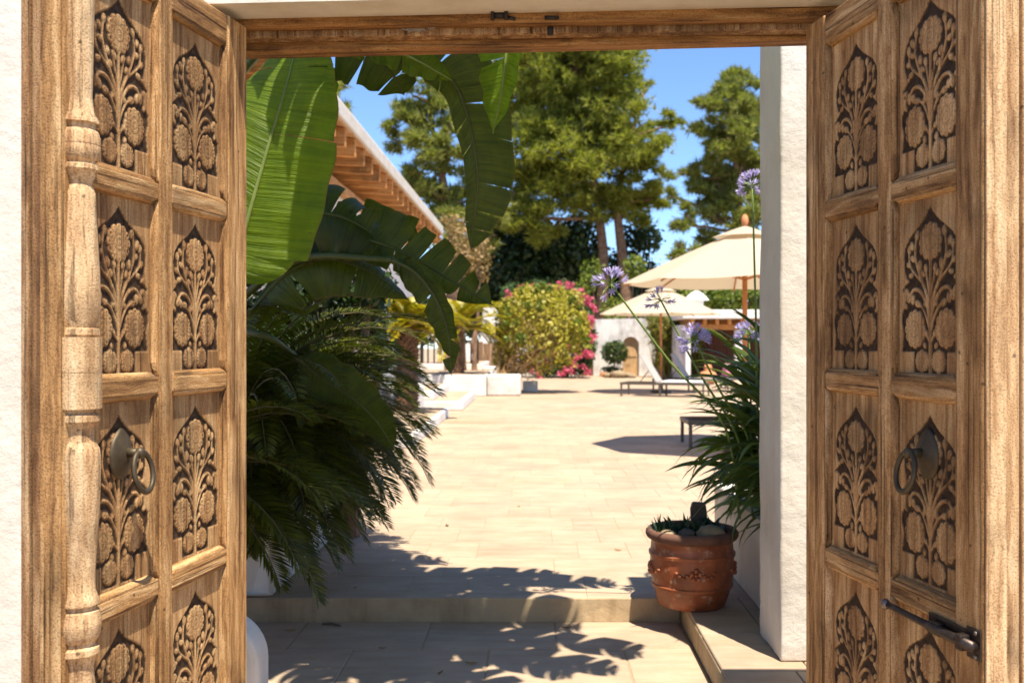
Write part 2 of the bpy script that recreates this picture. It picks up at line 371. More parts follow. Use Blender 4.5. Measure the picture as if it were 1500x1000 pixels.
M['oleander'] = foliage('oleander_leaf', (0.020, 0.05, 0.010), (0.07, 0.12, 0.025), 0.3, 0.5)
M['pink'] = foliage('pink_petal', (0.55, 0.08, 0.14), (0.75, 0.20, 0.28), 0.35, 0.6, 0.2, tr=(1, 1, 1))
M['tan'] = foliage('dry_tamarisk', (0.20, 0.12, 0.05), (0.40, 0.27, 0.13), 0.3, 0.7)
M['topiary'] = foliage('topiary_leaf', (0.020, 0.045, 0.008), (0.07, 0.10, 0.02), 0.25, 0.5)
M['bamboo'] = foliage('bamboo_leaf', (0.11, 0.12, 0.02), (0.30, 0.26, 0.06), 0.35, 0.5)
M['terracotta'] = terracotta('terracotta_clay')
M['rim'] = plain('sooty_terracotta_rim', (0.13, 0.062, 0.04), 0.8, 0, 0.4, 18)
M['soil'] = plain('soil', (0.05, 0.035, 0.022), 0.95, 0, 0.4, 40)
M['rock'] = plain('rounded_rock', (0.26, 0.19, 0.11), 0.85, 0, 0.35, 12)
M['rock_d'] = plain('dark_rock', (0.10, 0.08, 0.06), 0.85, 0, 0.35, 12)
M['succulent'] = foliage('succulent_leaf', (0.02, 0.05, 0.02), (0.06, 0.10, 0.05), 0.1, 0.45)
M['bronze'] = plain('aged_bronze', (0.075, 0.056, 0.032), 0.55, 0.55, 0.35, 30, 0.5, 0.15)
M['steel'] = plain('dark_steel', (0.055, 0.040, 0.032), 0.42, 0.75, 0.4, 35, 0.5, 0.1)
M['chrome'] = plain('worn_chrome', (0.20, 0.16, 0.14), 0.42, 0.8, 0.15, 30, 0.5, 0.05)
M['iron'] = plain('black_iron', (0.025, 0.02, 0.018), 0.6, 0.3)
M['canvas'] = foliage('cream_canvas', (0.56, 0.48, 0.36), (0.60, 0.52, 0.40), 0.35, 0.85, 0.1, tr=(1.05, 0.97, 0.82))
M['pole'] = plain('orange_hardwood', (0.42, 0.17, 0.055), 0.55, 0, 0.25, 10)
M['sling'] = plain('grey_sling_fabric', (0.34, 0.315, 0.29), 0.85, 0, 0.1, 200)
M['frame_dk'] = plain('brown_metal_frame', (0.10, 0.085, 0.07), 0.5, 0.4)
M['towel'] = plain('white_towel', (0.82, 0.80, 0.76), 0.95, 0, 0.05, 60)
M['cushion'] = plain('pink_cushion', (0.72, 0.25, 0.34), 0.95, 0, 0.1, 40)
M['orange_box'] = plain('orange_clay', (0.55, 0.22, 0.09), 0.8, 0, 0.2)
M['fence'] = wood('reed_fence', 'z', (0.20, 0.11, 0.055), (0.34, 0.20, 0.10), (0.42, 0.27, 0.15))
M['web'] = plain('cobweb_fluff', (0.45, 0.40, 0.33), 0.95, 0, 0.3, 60)

# ------------------------------------------------------------------ the setting: ground, terraces, steps
LOW = -0.12
mb = MB(); mb.box(-120, 120, -15, 220, LOW - 0.4, LOW - 0.14); struct(mb.build('ground', M['ground']))

STEP_Y = 5.02
terr = struct(MB().box(-14, 16, STEP_Y + 0.012, 60, LOW - 0.1, -0.0032).build('terrace', M['grout']))
TW, TD = 0.31, 0.46
tile_me = []
for w in (TW, TW * 2):
    me = MB().box(-w/2 + 0.0012, w/2 - 0.0012, -TD/2 + 0.0012, TD/2 - 0.0012, -0.03, 0).mesh('paving_slab', M['tile'], bevel=0.0012, seg=1)
    tile_me.append(me)
n_t = 0; far = MB(); row = 0; y = STEP_Y
while y < 21.0:
    x = -1.6 - (0.155 if row % 2 else 0.0) - (TW if row % 3 == 1 else 0); k = 0
    hi = 0.23 * y + 0.5
    lo = -0.30 * y + 0.1
    while x < hi + 0.3:
        w = TW * (2 if rnd.random() < 0.35 else 1)
        if x + w > lo:
            if x < -1.33 and x + w > -1.33 and y < 6.6: pass
            z = rnd.uniform(-0.0012, 0.0)
            if y < 9.6 and n_t < 290:
                o = link('paving_slab', tile_me[0] if w == TW else tile_me[1], terr)
                o.location = (x + w/2, y + TD/2, z); n_t += 1
            else:
                far.box(x + 0.0015, x + w - 0.0015, y + 0.0015, y + TD - 0.0015, -0.03, z)
        x += w
    y += TD; row += 1
stuff(far.build('paving_slab', M['tile'], terr, recalc=False))
fs = MB().box(-14, 16, y + 0.003, 60, -0.03, -0.0005); fs.build('paving_field', M['tile'], terr)
# slab strips beside the built slabs, out to the sides
sd = MB().box(-14, -3.2, STEP_Y + 0.02, y, -0.03, -0.0005).box(3.4, 16, STEP_Y + 0.02, y, -0.03, -0.0005); sd.build('paving_margin', M['tile'], terr)

st = MB().box(-1.9, 0.727, STEP_Y - 0.004, STEP_Y + 0.010, LOW - 0.1, -0.002)
riser = struct(st.build('step', M['riser'], bevel=0.006))

low = struct(MB().box(-2.6, 0.724, -4, STEP_Y - 0.006, LOW - 0.13, LOW - 0.0032).build('entry_floor', M['grout']))
y = STEP_Y - 0.006 - 0.45; row = 0
me_low = MB().box(-0.306, 0.306, -0.223, 0.223, -0.03, 0).mesh('floor_slab', M['tile'], bevel=0.003, seg=1)
while y > 2.2:
    x0 = 0.715 - 0.62 * 4 - (0.31 if row % 2 else 0)
    for k in range(5):
        cx = x0 + 0.62 * k + 0.31
        if cx + 0.306 < 0.73 and cx - 0.306 > -2.5:
            o = link('floor_slab', me_low, low); o.location = (cx, y + 0.225, LOW + rnd.uniform(-0.0012, 0))
    if row % 2:
        o = link('floor_slab', MB().box(-0.151, 0.151, -0.223, 0.223, -0.03, 0).mesh('floor_slab', M['tile'], bevel=0.003, seg=1), low)
        o.location = (0.715 - 0.155, y + 0.225, LOW)
    y -= 0.45; row += 1

ledge = struct(MB().box(0.73, 6.0, 1.0, STEP_Y + 0.008, LOW - 0.1, -0.014).build('ledge', M['riser'], bevel=0.008))
yy = STEP_Y + 0.006
k = 0
while yy > 1.4:
    d = (0.62, 0.5, 0.56)[k % 3]
    xs = [0.733, 1.02 + 0.06 * (k % 2), 1.6, 2.2]
    for a, b in zip(xs, xs[1:]):
        link('ledge_slab', MB().box(a + 0.002, b - 0.002, yy - d + 0.002, yy - 0.002, -0.03, rnd.uniform(-0.0015, 0)).mesh('ledge_slab', M['tile'], bevel=0.004, seg=1), ledge)
    yy -= d; k += 1

# ------------------------------------------------------------------ gate wall, frame
GZ = 2.85
XL, XR = -0.827, 0.772
wall = thing('gate_wall', 'white plastered wall around the timber gate opening', 'wall', (-1.3, 2.72, LOW))
wb = MB()
wb.box(-3.2, -0.975, 2.72, 3.0, LOW - 0.13, 2.210)
wb.box(0.935, 3.2, 2.72, 3.0, LOW - 0.02, 2.252)
poly = [(-3.2, 2.210), (-0.975, 2.210), (0.935, 2.252), (3.2, 2.252), (3.2, 2.40), (-3.2, 2.40)]
wb.prism(poly, 'y', 2.72, 3.0)
wb.build('wall', M['stucco'], wall)
wo = thing('gate_frame', 'brown weathered timber frame with stepped lintel over the gateway', 'door frame', (0, GZ, LOW))
def slab_x(x0, x1, y0, y1, zl0, zr0, h):
    return MB().prism([(x0, zl0), (x1, zr0), (x1, zr0 + h), (x0, zl0 + h)], 'y', y0, y1)
slab_x(-0.98, 0.94, 2.853, 2.90, 2.190, 2.218, 0.12).build('front_board', M['wood_lintel'], wo, bevel=0.004)
slab_x(-0.98, 0.94, 2.903, 2.955, 2.172, 2.202, 0.12).build('rebate_board', M['wood_edge'], wo, bevel=0.004)
slab_x(-0.98, 0.94, 2.958, 3.03, 2.144, 2.190, 0.12).build('back_board', M['wood_lintel'], wo, bevel=0.006)
for x0, x1 in ((-0.974, -0.895), (0.885, 0.934)):
    MB().box(x0, x1, 2.86, 2.99, LOW, 2.13).build('jamb', M['wood_v'], wo, bevel=0.004)
# iron catch and bolt keeper under the lintel, and a tuft of cobweb
q = P(732, 24, 2.86)
ct = MB(); ct.tube([(q.x - 0.022, 2.852, q.z), (q.x + 0.022, 2.852, q.z)], 0.010, 10); ct.tube([(q.x - 0.024, 2.848, q.z), (q.x - 0.016, 2.848, q.z)], 0.016, 10)
ct.tube([(q.x + 0.014, 2.848, q.z), (q.x + 0.024, 2.848, q.z)], 0.015, 10); ct.tube([(q.x + 0.02, 2.85, q.z - 0.006), (q.x + 0.045, 2.848, q.z - 0.012)], 0.005, 8)
ct.build('iron_catch', M['iron'], wo, smooth=True)
q = P(808, 28, 2.86)
ct = MB(); ct.tube([(q.x - 0.02, 2.85, q.z), (q.x + 0.02, 2.85, q.z)], 0.006, 8); ct.build('iron_staple', M['iron'], wo, smooth=True)
q = P(806, 47, 2.94)
ct = MB(); ct.tube([(q.x, 2.90, q.z + 0.01), (q.x, 2.90, q.z - 0.022)], 0.009, 8); ct.build('bolt_keeper', M['iron'], wo, smooth=True)
q = P(613, 47, 2.93); cw = []
for i in range(70):
    a = np.array([q.x + rnd.gauss(0, 0.022), 2.898 - abs(rnd.gauss(0, 0.004)), q.z + rnd.gauss(0, 0.005)])
    d = np.array([rnd.uniform(-1, 1), rnd.uniform(-0.3, 0.1), rnd.uniform(-0.5, 0.5)]) * 0.014
    s = np.array([0, 0.0004, 0.0012]); cw.append([a - d - s, a + d - s, a + d + s, a - d + s])
soup('cobweb', np.array(cw), 4, M['web'], wo)

# ------------------------------------------------------------------ carved door leaves
def carved_height(nx, ny, pw, ph, seed=0):
    jr = random.Random(seed)
    J = lambda a: jr.uniform(-a, a)
    """height field (metres, 0 = panel face) and dark-tone mask (ground, grooves, dots) of one carved flower panel"""
    X = np.linspace(-pw/2, pw/2, nx); Y = np.linspace(0, ph, ny)
    gx, gy = np.meshgrid(X, Y)
    hw, hh, y0 = 0.120, 0.385, 0.036
    u = gx / hw; v = (gy - y0) / hh                    # normalised motif space
    au = np.abs(u)
    # outline: half-width as a function of v
    ov = [0.0, 0.139, 0.14, 0.15, 0.25, 0.31, 0.37, 0.42, 0.47, 0.52, 0.56, 0.60, 0.66, 0.72, 0.78, 0.83, 0.87, 0.905, 0.94, 0.97, 1.0]
    ow = [0.55, 0.55, 0.98, 0.98, 0.93, 0.99, 1.0, 0.88, 0.82, 0.97, 0.80, 0.84, 0.90, 0.92, 0.86, 0.73, 0.53, 0.33, 0.18, 0.08, 0.0]
    half = np.interp(v, ov, ow)
    inside = (v > 0) & (v < 1) & (au < half)
    raised = np.full(gx.shape, 1.0)                    # signed distance in metres, negative = raised relief
    mx, my = au * hw, v * hh                           # metric, mirrored
    dots = np.zeros(gx.shape, bool); groove = np.zeros(gx.shape)
    def flower(cx, cy, rx, ry, n, sc=0.15):
        nonlocal raised, dots, groove
        cx += J(0.012) if cx else 0; cy += J(0.008); rx *= 1 + J(0.05); ry *= 1 + J(0.05)
        cx *= hw; cy *= hh; rx *= hw; ry *= hh
        for sx in ((1, -1) if cx > 1e-6 else (1,)):
            dx = gx * sx - cx; dy = my - cy
            th = np.arctan2(dy / ry, dx / rx); rr = np.hypot(dx / rx, dy / ry)
            lim = 1 + sc * np.sqrt(np.abs(np.cos(th * n / 2))) - sc * 0.7
            raised = np.minimum(raised, (rr - lim) * min(rx, ry))
            gr_ = np.exp(-((rr - 0.42) / 0.05) ** 2) + np.exp(-((rr - 0.18) / 0.05) ** 2) * 0.8 + (np.abs(np.sin(th * n / 2 + math.pi/2)) < 0.16) * ((rr > 0.45) & (rr < 1.0)) * 0.8
            groove = np.maximum(groove, np.where(rr < 1.05, gr_, 0))
            for k in range(n):
                q = 2 * math.pi * (k + 0.0) / n
                dots |= np.hypot(dx - 0.86 * rx * math.cos(q), dy - 0.86 * ry * math.sin(q)) < 0.0019
    def stem(pts, r0, r1):
        nonlocal raised
        pts = [(a * hw, b * hh) for a, b in pts]
        # smooth the poly-line (Catmull-Rom)
        pp = []
        for i in range(len(pts) - 1):
            p0 = pts[max(i-1, 0)]; p1 = pts[i]; p2 = pts[i+1]; p3 = pts[min(i+2, len(pts)-1)]
            for t in np.linspace(0, 1, 6, endpoint=False):
                pp.append(tuple(0.5 * (2*p1[c] + (p2[c]-p0[c])*t + (2*p0[c]-5*p1[c]+4*p2[c]-p3[c])*t*t + (3*p1[c]-p0[c]-3*p2[c]+p3[c])*t**3) for c in (0, 1)))
        pp.append(pts[-1])
        for i in range(len(pp) - 1):
            (ax, ay), (bx, by) = pp[i], pp[i+1]
            r = r0 + (r1 - r0) * i / len(pp)
            dx, dy = bx - ax, by - ay; L2 = dx*dx + dy*dy + 1e-12
            t = np.clip(((mx - ax) * dx + (my - ay) * dy) / L2, 0, 1)
            raised = np.minimum(raised, np.hypot(mx - ax - t*dx, my - ay - t*dy) - r)
    def bud(cx, cy, r, ang=0.0, el=1.5):
        nonlocal raised, dots
        cx += J(0.02); cy += J(0.008); r *= 1.22 * (1 + J(0.12)); ang += J(0.3)
        cx *= hw; cy *= hh
        dx, dy = mx - cx, my - cy; c, s = math.cos(ang), math.sin(ang)
        a, b = dx*c + dy*s, -dx*s + dy*c
        raised = np.minimum(raised, np.hypot(a / el, b) - r)
        dots |= np.hypot(dx - 0.45*r*el*c, dy - 0.45*r*el*s) < 0.0016
    flower(0, 0.79, 0.36, 0.112, 12); flower(0.53, 0.285, 0.34, 0.115, 12); flower(0.275, 0.085, 0.225, 0.070, 8, 0.14)
    stem([(0, -0.02), (0, 0.30), (0, 0.52), (0, 0.69)], 0.0062, 0.0042)
    stem([(0.0, 0.32), (0.12, 0.42), (0.34, 0.50), (0.58, 0.515), (0.72, 0.47)], 0.0058, 0.0035)
    stem([(0.0, 0.40), (0.16, 0.50), (0.36, 0.60), (0.52, 0.72), (0.48, 0.83)], 0.0055, 0.0030)
    stem([(0.30, 0.56), (0.48, 0.60), (0.70, 0.66), (0.74, 0.75)], 0.0035, 0.0025)
    stem([(0.0, 0.26), (0.12, 0.34), (0.26, 0.40), (0.42, 0.43)], 0.0042, 0.0028)
    stem([(0.0, 0.19), (0.10, 0.23), (0.17, 0.25)], 0.0035, 0.0025)
    stem([(0.0, 0.45), (0.10, 0.56), (0.16, 0.63)], 0.0034, 0.0025)
    for b in ((0.72, 0.465, 0.0075, -1.2), (0.60, 0.46, 0.0065, -1.6), (0.84, 0.50, 0.0062, 0.4), (0.44, 0.435, 0.0065, 0.2), (0.16, 0.645, 0.0060, 1.2), (0.26, 0.60, 0.0055, 0.9),
              (0.36, 0.66, 0.0065, 1.4), (0.46, 0.84, 0.0065, 1.6), (0.62, 0.79, 0.0065, 1.1), (0.74, 0.76, 0.0065, 1.4), (0.60, 0.71, 0.0060, 0.6), (0.78, 0.67, 0.0060, 0.5),
              (0.66, 0.60, 0.0060, -0.3), (0.18, 0.255, 0.0055, 0.8), (0.20, 0.18, 0.0050, 1.2), (0.80, 0.58, 0.0045, 0.2), (0.19, 0.42, 0.0045, 1.4), (0.30, 0.74, 0.0042, 1.5), (0.86, 0.415, 0.0050, 0.9)):
        bud(*b)
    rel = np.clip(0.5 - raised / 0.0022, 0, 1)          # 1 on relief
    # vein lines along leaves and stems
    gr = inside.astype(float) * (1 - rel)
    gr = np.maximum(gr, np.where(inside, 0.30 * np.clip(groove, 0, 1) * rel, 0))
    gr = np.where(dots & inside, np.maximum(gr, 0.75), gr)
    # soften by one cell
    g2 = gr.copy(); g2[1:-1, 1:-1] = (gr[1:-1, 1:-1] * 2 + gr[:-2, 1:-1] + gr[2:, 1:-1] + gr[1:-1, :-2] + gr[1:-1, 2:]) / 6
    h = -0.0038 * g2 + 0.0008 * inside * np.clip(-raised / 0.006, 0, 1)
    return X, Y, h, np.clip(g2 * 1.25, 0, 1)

def panel_mesh(s, pw, ph, seed=0):
    nx, ny = int(pw / 0.0021), int(ph / 0.0021)
    X, Y, h, g = carved_height(nx, ny, pw, ph, seed)
    gx, gy = np.meshgrid(X, Y)
    V = np.stack([gx, s * h, gy], -1).reshape(-1, 3)
    idx = np.arange(nx * ny).reshape(ny, nx)
    a, b, c, d = idx[:-1, :-1].ravel(), idx[:-1, 1:].ravel(), idx[1:, 1:].ravel(), idx[1:, :-1].ravel()
    Fc = np.stack([a, d, c, b] if s > 0 else [a, b, c, d], -1)
    # back of the board
    t = 0.016
    me = bpy.data.meshes.new('carved_panel')
    B0 = np.array([[X[0], -s*t, 0], [X[-1], -s*t, 0], [X[-1], -s*t, ph], [X[0], -s*t, ph]])
    allv = np.concatenate([V, B0]); nb = len(V)
    faces = Fc.tolist() + [[nb, nb+1, nb+2, nb+3] if s > 0 else [nb+3, nb+2, nb+1, nb]]
    me.from_pydata(allv.tolist(), [], faces)
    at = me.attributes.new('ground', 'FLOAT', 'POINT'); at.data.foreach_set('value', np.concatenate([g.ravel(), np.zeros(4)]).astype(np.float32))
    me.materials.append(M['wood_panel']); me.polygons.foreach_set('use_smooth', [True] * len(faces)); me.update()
    return me

LEN = 0.825
RAILS = [2.135, 1.650, 1.185, 0.700, 0.215, -0.055]     # rail centre heights
TOP, BOT = 2.188, LOW + 0.02
def rail_mb(u0, u1, zc, hh, s, d=0.0):
    """a rail with rounded, stopped chamfers above and below"""
    m = MB()
    m.box(u0, u1, min(-s*0.05, s*(-0.003 - d)), max(-s*0.05, s*(-0.003 - d)), zc - hh, zc + hh)
    return m
def moulding(u0, u1, z0, up, s, w=0.013):
    """quarter-round strip along a rail: from the rail face edge down to the panel"""
    prof = []
    for i in range(6):
        q = math.pi/2 * i / 5
        prof.append((s * (-0.022 + 0.0175 * math.cos(q)), z0 + up * w * math.sin(q)))
    prof = [(s * -0.026, z0)] + prof + [(s * -0.026, z0 + up * w)]
    m = MB(); n = len(prof); e = 0.012
    vs = []
    for (uu, k) in ((u0, 0.25), (u0 + e*0.4, 0.7), (u0 + e, 1.0), (u1 - e, 1.0), (u1 - e*0.4, 0.7), (u1, 0.25)):
        for (a, b) in prof: vs.append((uu, a, z0 + (b - z0) * k))
    fs = []
    for i in range(5):
        for j in range(n): fs.append((i*n+j, i*n+(j+1) % n, (i+1)*n+(j+1) % n, (i+1)*n+j))
    fs += [tuple(range(n)), tuple(5*n + j for j in range(n))]
    return m.add(vs, fs)
def v_moulding(u_edge, dr, z0, z1, s, w=0.014):
    prof = []
    for i in range(6):
        q = math.pi/2 * i / 5
        prof.append((u_edge + dr * w * math.sin(q), s * (-0.022 + 0.0185 * math.cos(q))))
    prof = [(u_edge, s * -0.026)] + prof + [(u_edge + dr * w, s * -0.026)]
    n = len(prof); e = 0.03; vs, fs = [], []
    for (zz, k) in ((z0, 0.1), (z0 + e*0.4, 0.6), (z0 + e, 1.0), (z1 - e, 1.0), (z1 - e*0.4, 0.6), (z1, 0.1)):
        for (a, b) in prof: vs.append((u_edge + (a - u_edge) * k, b, zz))
    for i in range(5):
        for j in range(n): fs.append((i*n+j, i*n+(j+1) % n, (i+1)*n+(j+1) % n, (i+1)*n+j))
    fs += [tuple(range(n)), tuple(5*n + j for j in range(n))]
    return MB().add(vs, fs)

def ring_knocker(leaf, u, z, s, panel_v):
    k = bpy.data.objects.new('ring_handle', None); C.objects.link(k); k.parent = leaf
    k.location = (u, s * panel_v, z); k.scale = (1.12, 1.0, 1.18)
    pl = MB(); vs, fs = [], []
    prof = [(0.0, 0.022), (0.010, 0.021), (0.022, 0.013), (0.034, 0.007), (0.0375, 0.004), (0.038, 0.0)]
    n = 36
    for r, h in prof:
        for j in range(n):
            q = 2*math.pi*j/n
            tip = 1 + 0.16 * max(0, math.cos(q - math.pi/2)) ** 14
            vs.append((r * math.cos(q), s * h, r * 1.22 * tip * math.sin(q)))
    for i in range(len(prof)-1):
        for j in range(n): fs.append((i*n+j, i*n+(j+1) % n, (i+1)*n+(j+1) % n, (i+1)*n+j))
    pl.add(vs, fs).build('plate', M['bronze'], k, smooth=True)
    bo = MB().tube([(0, s*0.012, 0.006), (0, s*0.050, 0.006)], [0.010, 0.0085], 12).ellipsoid((0, s*0.050, 0.006), (0.0115, 0.0115, 0.0115), 12, 8)
    bo.build('boss', M['bronze'], k, smooth=True)
    rg = MB(); pts = [(0.033 * math.sin(a), s * (0.050 + 0.008 * (1 - math.cos(a))), -0.030 + 0.038 * math.cos(a) + 0.0) for a in np.linspace(0, 2*math.pi, 41)]
    rg.tube(pts, 0.0058, 10, cap=False).build('ring', M['bronze'], k, smooth=True)
    return k

def door_leaf(side):
    s = 1 if side == 'L' else -1
    if side == 'L':
        leaf = thing('door_leaf', 'carved wooden door leaf bearing a turned half column, sunlit face', 'door', (XL, GZ, 0), 'carved leaves of the open double gate', math.atan2(-0.986, -0.168), world=False)
    else:
        leaf = thing('door_leaf', 'shaded carved wooden door leaf with a steel slide bolt', 'door', (XR, GZ, 0), 'carved leaves of the open double gate', math.atan2(-0.985, 0.173), world=False)
    def yb(a, b): return (min(s*a, s*b), max(s*a, s*b))
    US, UM0, UM1, UN = 0.112, 0.392, 0.466, 0.728
    wv, wh = M['wood_v'], M['wood_h']
    MB().box(0.0, US, *yb(-0.050, 0.0), BOT, TOP).build('stile', wv, leaf, bevel=0.005)
    MB().box(UM0 + 0.008, UM1 - 0.008, *yb(-0.046, -0.002), BOT + 0.05, TOP - 0.05).build('muntin', wv, leaf, bevel=0.005)
    MB().box(UN, LEN, *yb(-0.052, 0.0), BOT, TOP).build('meeting_stile', wv if s > 0 else M['wood_v'], leaf, bevel=0.005)
    # backing boards that show on the leaf's edge
    MB().box(0.004, LEN - 0.006, *yb(-0.078 if s > 0 else -0.088, -0.0535), BOT + 0.004, TOP - 0.004).build('backing_board', M['wood_edge'] if s > 0 else M['wood_pale'], leaf, bevel=0.003)
    MB().box(LEN - 0.05, LEN + 0.001, *yb(-0.098 if s > 0 else -0.170, -0.080 if s > 0 else -0.090), BOT + 0.003, TOP - 0.003).build('edge_batten', M['wood_edge'] if s > 0 else M['wood_pale'], leaf, bevel=0.003)
    MB().box(LEN + 0.0015, LEN + 0.007, *yb(-0.050, -0.004), BOT + 0.002, TOP - 0.002).build('edge_strip', M['wood_v'] if s > 0 else M['wood_pale'], leaf, bevel=0.002)
    cols = ((US, UM0), (UM1, UN))
    pw, ph = 0.292, 0.47
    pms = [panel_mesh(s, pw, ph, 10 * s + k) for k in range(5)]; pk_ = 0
    for i, zc in enumerate(RAILS):
        hh = 0.020
        if i == 0: zlo, zhi = zc - 0.026, TOP - 0.002
        elif i == len(RAILS) - 1: zlo, zhi = BOT + 0.002, zc + 0.026
        else: zlo, zhi = zc - hh, zc + hh
        for (u0, u1) in cols:
            a0 = u0 + 0.0008; a1 = u1 - 0.0008
            if u0 == US: a1 = UM0 + 0.007
            else: a0 = UM1 - 0.007
            r = MB().box(a0, a1, *yb(-0.048, -0.0035), zlo, zhi).build('rail', wh, leaf, bevel=0.004)
            if i > 0: moulding(u0 + 0.004, u1 - 0.004, zhi - 0.0005, 1, s).build('rail_moulding', M['wood_h'], r, smooth=False)
            if i < len(RAILS) - 1: moulding(u0 + 0.004, u1 - 0.004, zlo + 0.0005, -1, s).build('rail_moulding', M['wood_h'], r, smooth=False)
        if i < len(RAILS) - 1:
            z1 = zlo; z0 = RAILS[i+1] + (0.020 if i + 1 < len(RAILS) - 1 else 0.026)
            for (u0, u1) in cols:
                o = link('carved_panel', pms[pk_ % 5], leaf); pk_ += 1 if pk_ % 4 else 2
                uc = (u0 + u1) / 2
                o.location = (uc, s * -0.021, z0 - 0.024 + (z1 - z0 - 0.434) / 2)
                o.scale = (1, 1, 1) if z1 - z0 > 0.35 else (1, 1, 0.55)
                if z1 - z0 <= 0.35: o.location.z = z0 - 0.01
                e0, e1 = (u0 + 0.0005, 1), (u1 - 0.0005, -1)
                if u0 == US: e1 = (UM0 + 0.0075, -1)
                else: e0 = (UM1 - 0.0075, 1)
                for ue, dr in (e0, e1):
                    v_moulding(ue, dr, z0 + 0.004, z1 - 0.004, s, 0.012).build('panel_moulding', M['wood_v'], leaf, smooth=False)
    zk = 0.958
    ring_knocker(leaf, (UM1 + UN)/2 - 0.004, zk + 0.072, s, -0.021)
    return leaf, s

left_leaf, _ = door_leaf('L')
right_leaf, _ = door_leaf('R')

# turned half-column on the left leaf's meeting stile
prof = [(2.186, .031), (2.10, .034), (1.98, .031), (1.86, .0285), (1.80, .027), (1.768, .031), (1.752, .040), (1.745, .041), (1.742, .035), (1.732, .034), (1.728, .039), (1.718, .0425),
        (1.700, .0435), (1.699, .0425), (1.697, .0435), (1.680, .042), (1.668, .038), (1.664, .033), (1.660, .033), (1.657, .040), (1.648, .041), (1.640, .034), (1.628, .029),
        (1.622, .027), (1.618, .026), (1.612, .029), (1.600, .033), (1.57, .0345), (1.50, .038), (1.43, .042), (1.37, .0435), (1.335, .0415), (1.322, .037), (1.318, .036),
        (1.316, .041), (1.304, .042), (1.299, .038), (1.2985, .046), (1.226, .046), (1.225, .0445), (1.224, .046), (1.150, .046), (1.1495, .037), (1.142, .035), (1.136, .042), (1.124, .0425), (1.118, .036),
        (1.102, .031), (1.084, .030), (1.078, .034), (1.066, .041), (1.050, .0435), (1.01, .0435), (0.94, .0415), (0.86, .036), (0.80, .0325), (0.772, .033), (0.757, .038), (0.746, .0425), (0.742, .042),
        (0.740, .035), (0.732, .035), (0.728, .041), (0.712, .0445), (0.700, .0452), (0.699, .0442), (0.698, .0452), (0.680, .043), (0.668, .038), (0.664, .033), (0.656, .033), (0.652, .041), (0.640, .042),
        (0.634, .035), (0.61, .029), (0.57, .033), (0.48, .038), (0.40, .042), (0.33, .0435), (0.30, .041), (0.295, .046), (0.14, .046), (0.13, .036), (0.05, .042), (-0.05, .034), (-0.098, .040)]
prof = prof[::-1]
colm = MB(); uc = 0.779
colm.lathe([(r * 1.0, z) for z, r in prof], 28, (uc, 0.001, 0), a0=-0.15, a1=math.pi + 0.15)
half = colm.build('half_column', M['wood_pale'], left_leaf, smooth=True)
half.modifiers.new('split', 'EDGE_SPLIT').split_angle = R(38)

# slide bolt on the right leaf (below the ring)
bolt = bpy.data.objects.new('slide_bolt', None); C.objects.link(bolt); bolt.parent = right_leaf
bolt.location = (0.0, 0.0, 0.664)
def yb2(a, b): return (min(-a, -b), max(-a, -b))
MB().box(0.775, 0.824, *yb2(0.001, 0.005), -0.032, 0.032).build('bolt_plate', M['steel'], bolt, bevel=0.003)
MB().box(0.635, 0.775, *yb2(0.001, 0.006), -0.016, 0.024).build('back_plate', M['steel'], bolt, bevel=0.003)
MB().tube([(0.660, -0.019, 0.0), (0.822, -0.019, 0.0)], 0.0115, 14).build('barrel', M['steel'], bolt, smooth=True)
MB().box(0.662, 0.700, *yb2(0.006, 0.022), -0.015, 0.015).box(0.770, 0.792, *yb2(0.005, 0.030), -0.017, 0.017).build('guide', M['steel'], bolt, bevel=0.004)
MB().tube([(0.480, -0.018, 0.0), (0.53, -0.019, 0.0), (0.57, -0.019, 0.0), (0.62, -0.019, 0.0), (0.662, -0.019, 0.0)], [0.008, 0.0085, 0.008, 0.0085, 0.009], 10).build('bolt_arm', M['steel'], bolt, smooth=True)
MB().ellipsoid((0.476, -0.020, 0.0), (0.0135, 0.011, 0.0135), 14, 8).build('bolt_knob', M['chrome'], bolt, smooth=True)
for zz in (-0.024, 0.024):
    MB().ellipsoid((0.808, -0.0055, zz), (0.0055, 0.003, 0.0055), 10, 5).build('screw', M['chrome'], bolt, smooth=True)

# ------------------------------------------------------------------ white walls by the gate, planters
def rough(o, cuts, amp, sc):
    from mathutils import noise as mn
    bm = bmesh.new(); bm.from_mesh(o.data)
    bmesh.ops.subdivide_edges(bm, edges=[e for e in bm.edges if e.calc_length() > 0.25], cuts=cuts, use_grid_fill=True)
    bm.normal_update()
    for v in bm.verts:
        p = v.co * sc; k = amp * (mn.noise(p) + 0.5 * mn.noise(p * 2.7) + 0.25 * mn.noise(p * 7.0)); v.co += v.normal * k
    for f in bm.faces: f.smooth = True
    bm.to_mesh(o.data); bm.free(); return o
pil = tag(rough(MB().box(0.985, 3.2, 4.01, 4.39, -0.002, 2.78).build('white_pier', M['stucco'], bevel=0.012, seg=3), 44, 0.007, 3.0), 'tall white plastered wall end rising behind the terracotta pot', 'wall')
pl = thing('agapanthus_planter', 'pale plastered planter wall behind the terracotta pot, under strappy leaves', 'planter', (1.15, 4.42, 0))
MB().box(1.075, 3.6, 4.395, 4.50, 0.001, 0.44).box(1.075, 1.17, 4.50, 6.0, 0.001, 0.44).box(1.17, 3.6, 5.9, 6.0, 0.001, 0.44).build('planter_wall', M['stucco'], pl, bevel=0.01)
MB().box(1.165, 3.6, 4.495, 5.905, 0.30, 0.385).build('soil', M['soil'], pl)

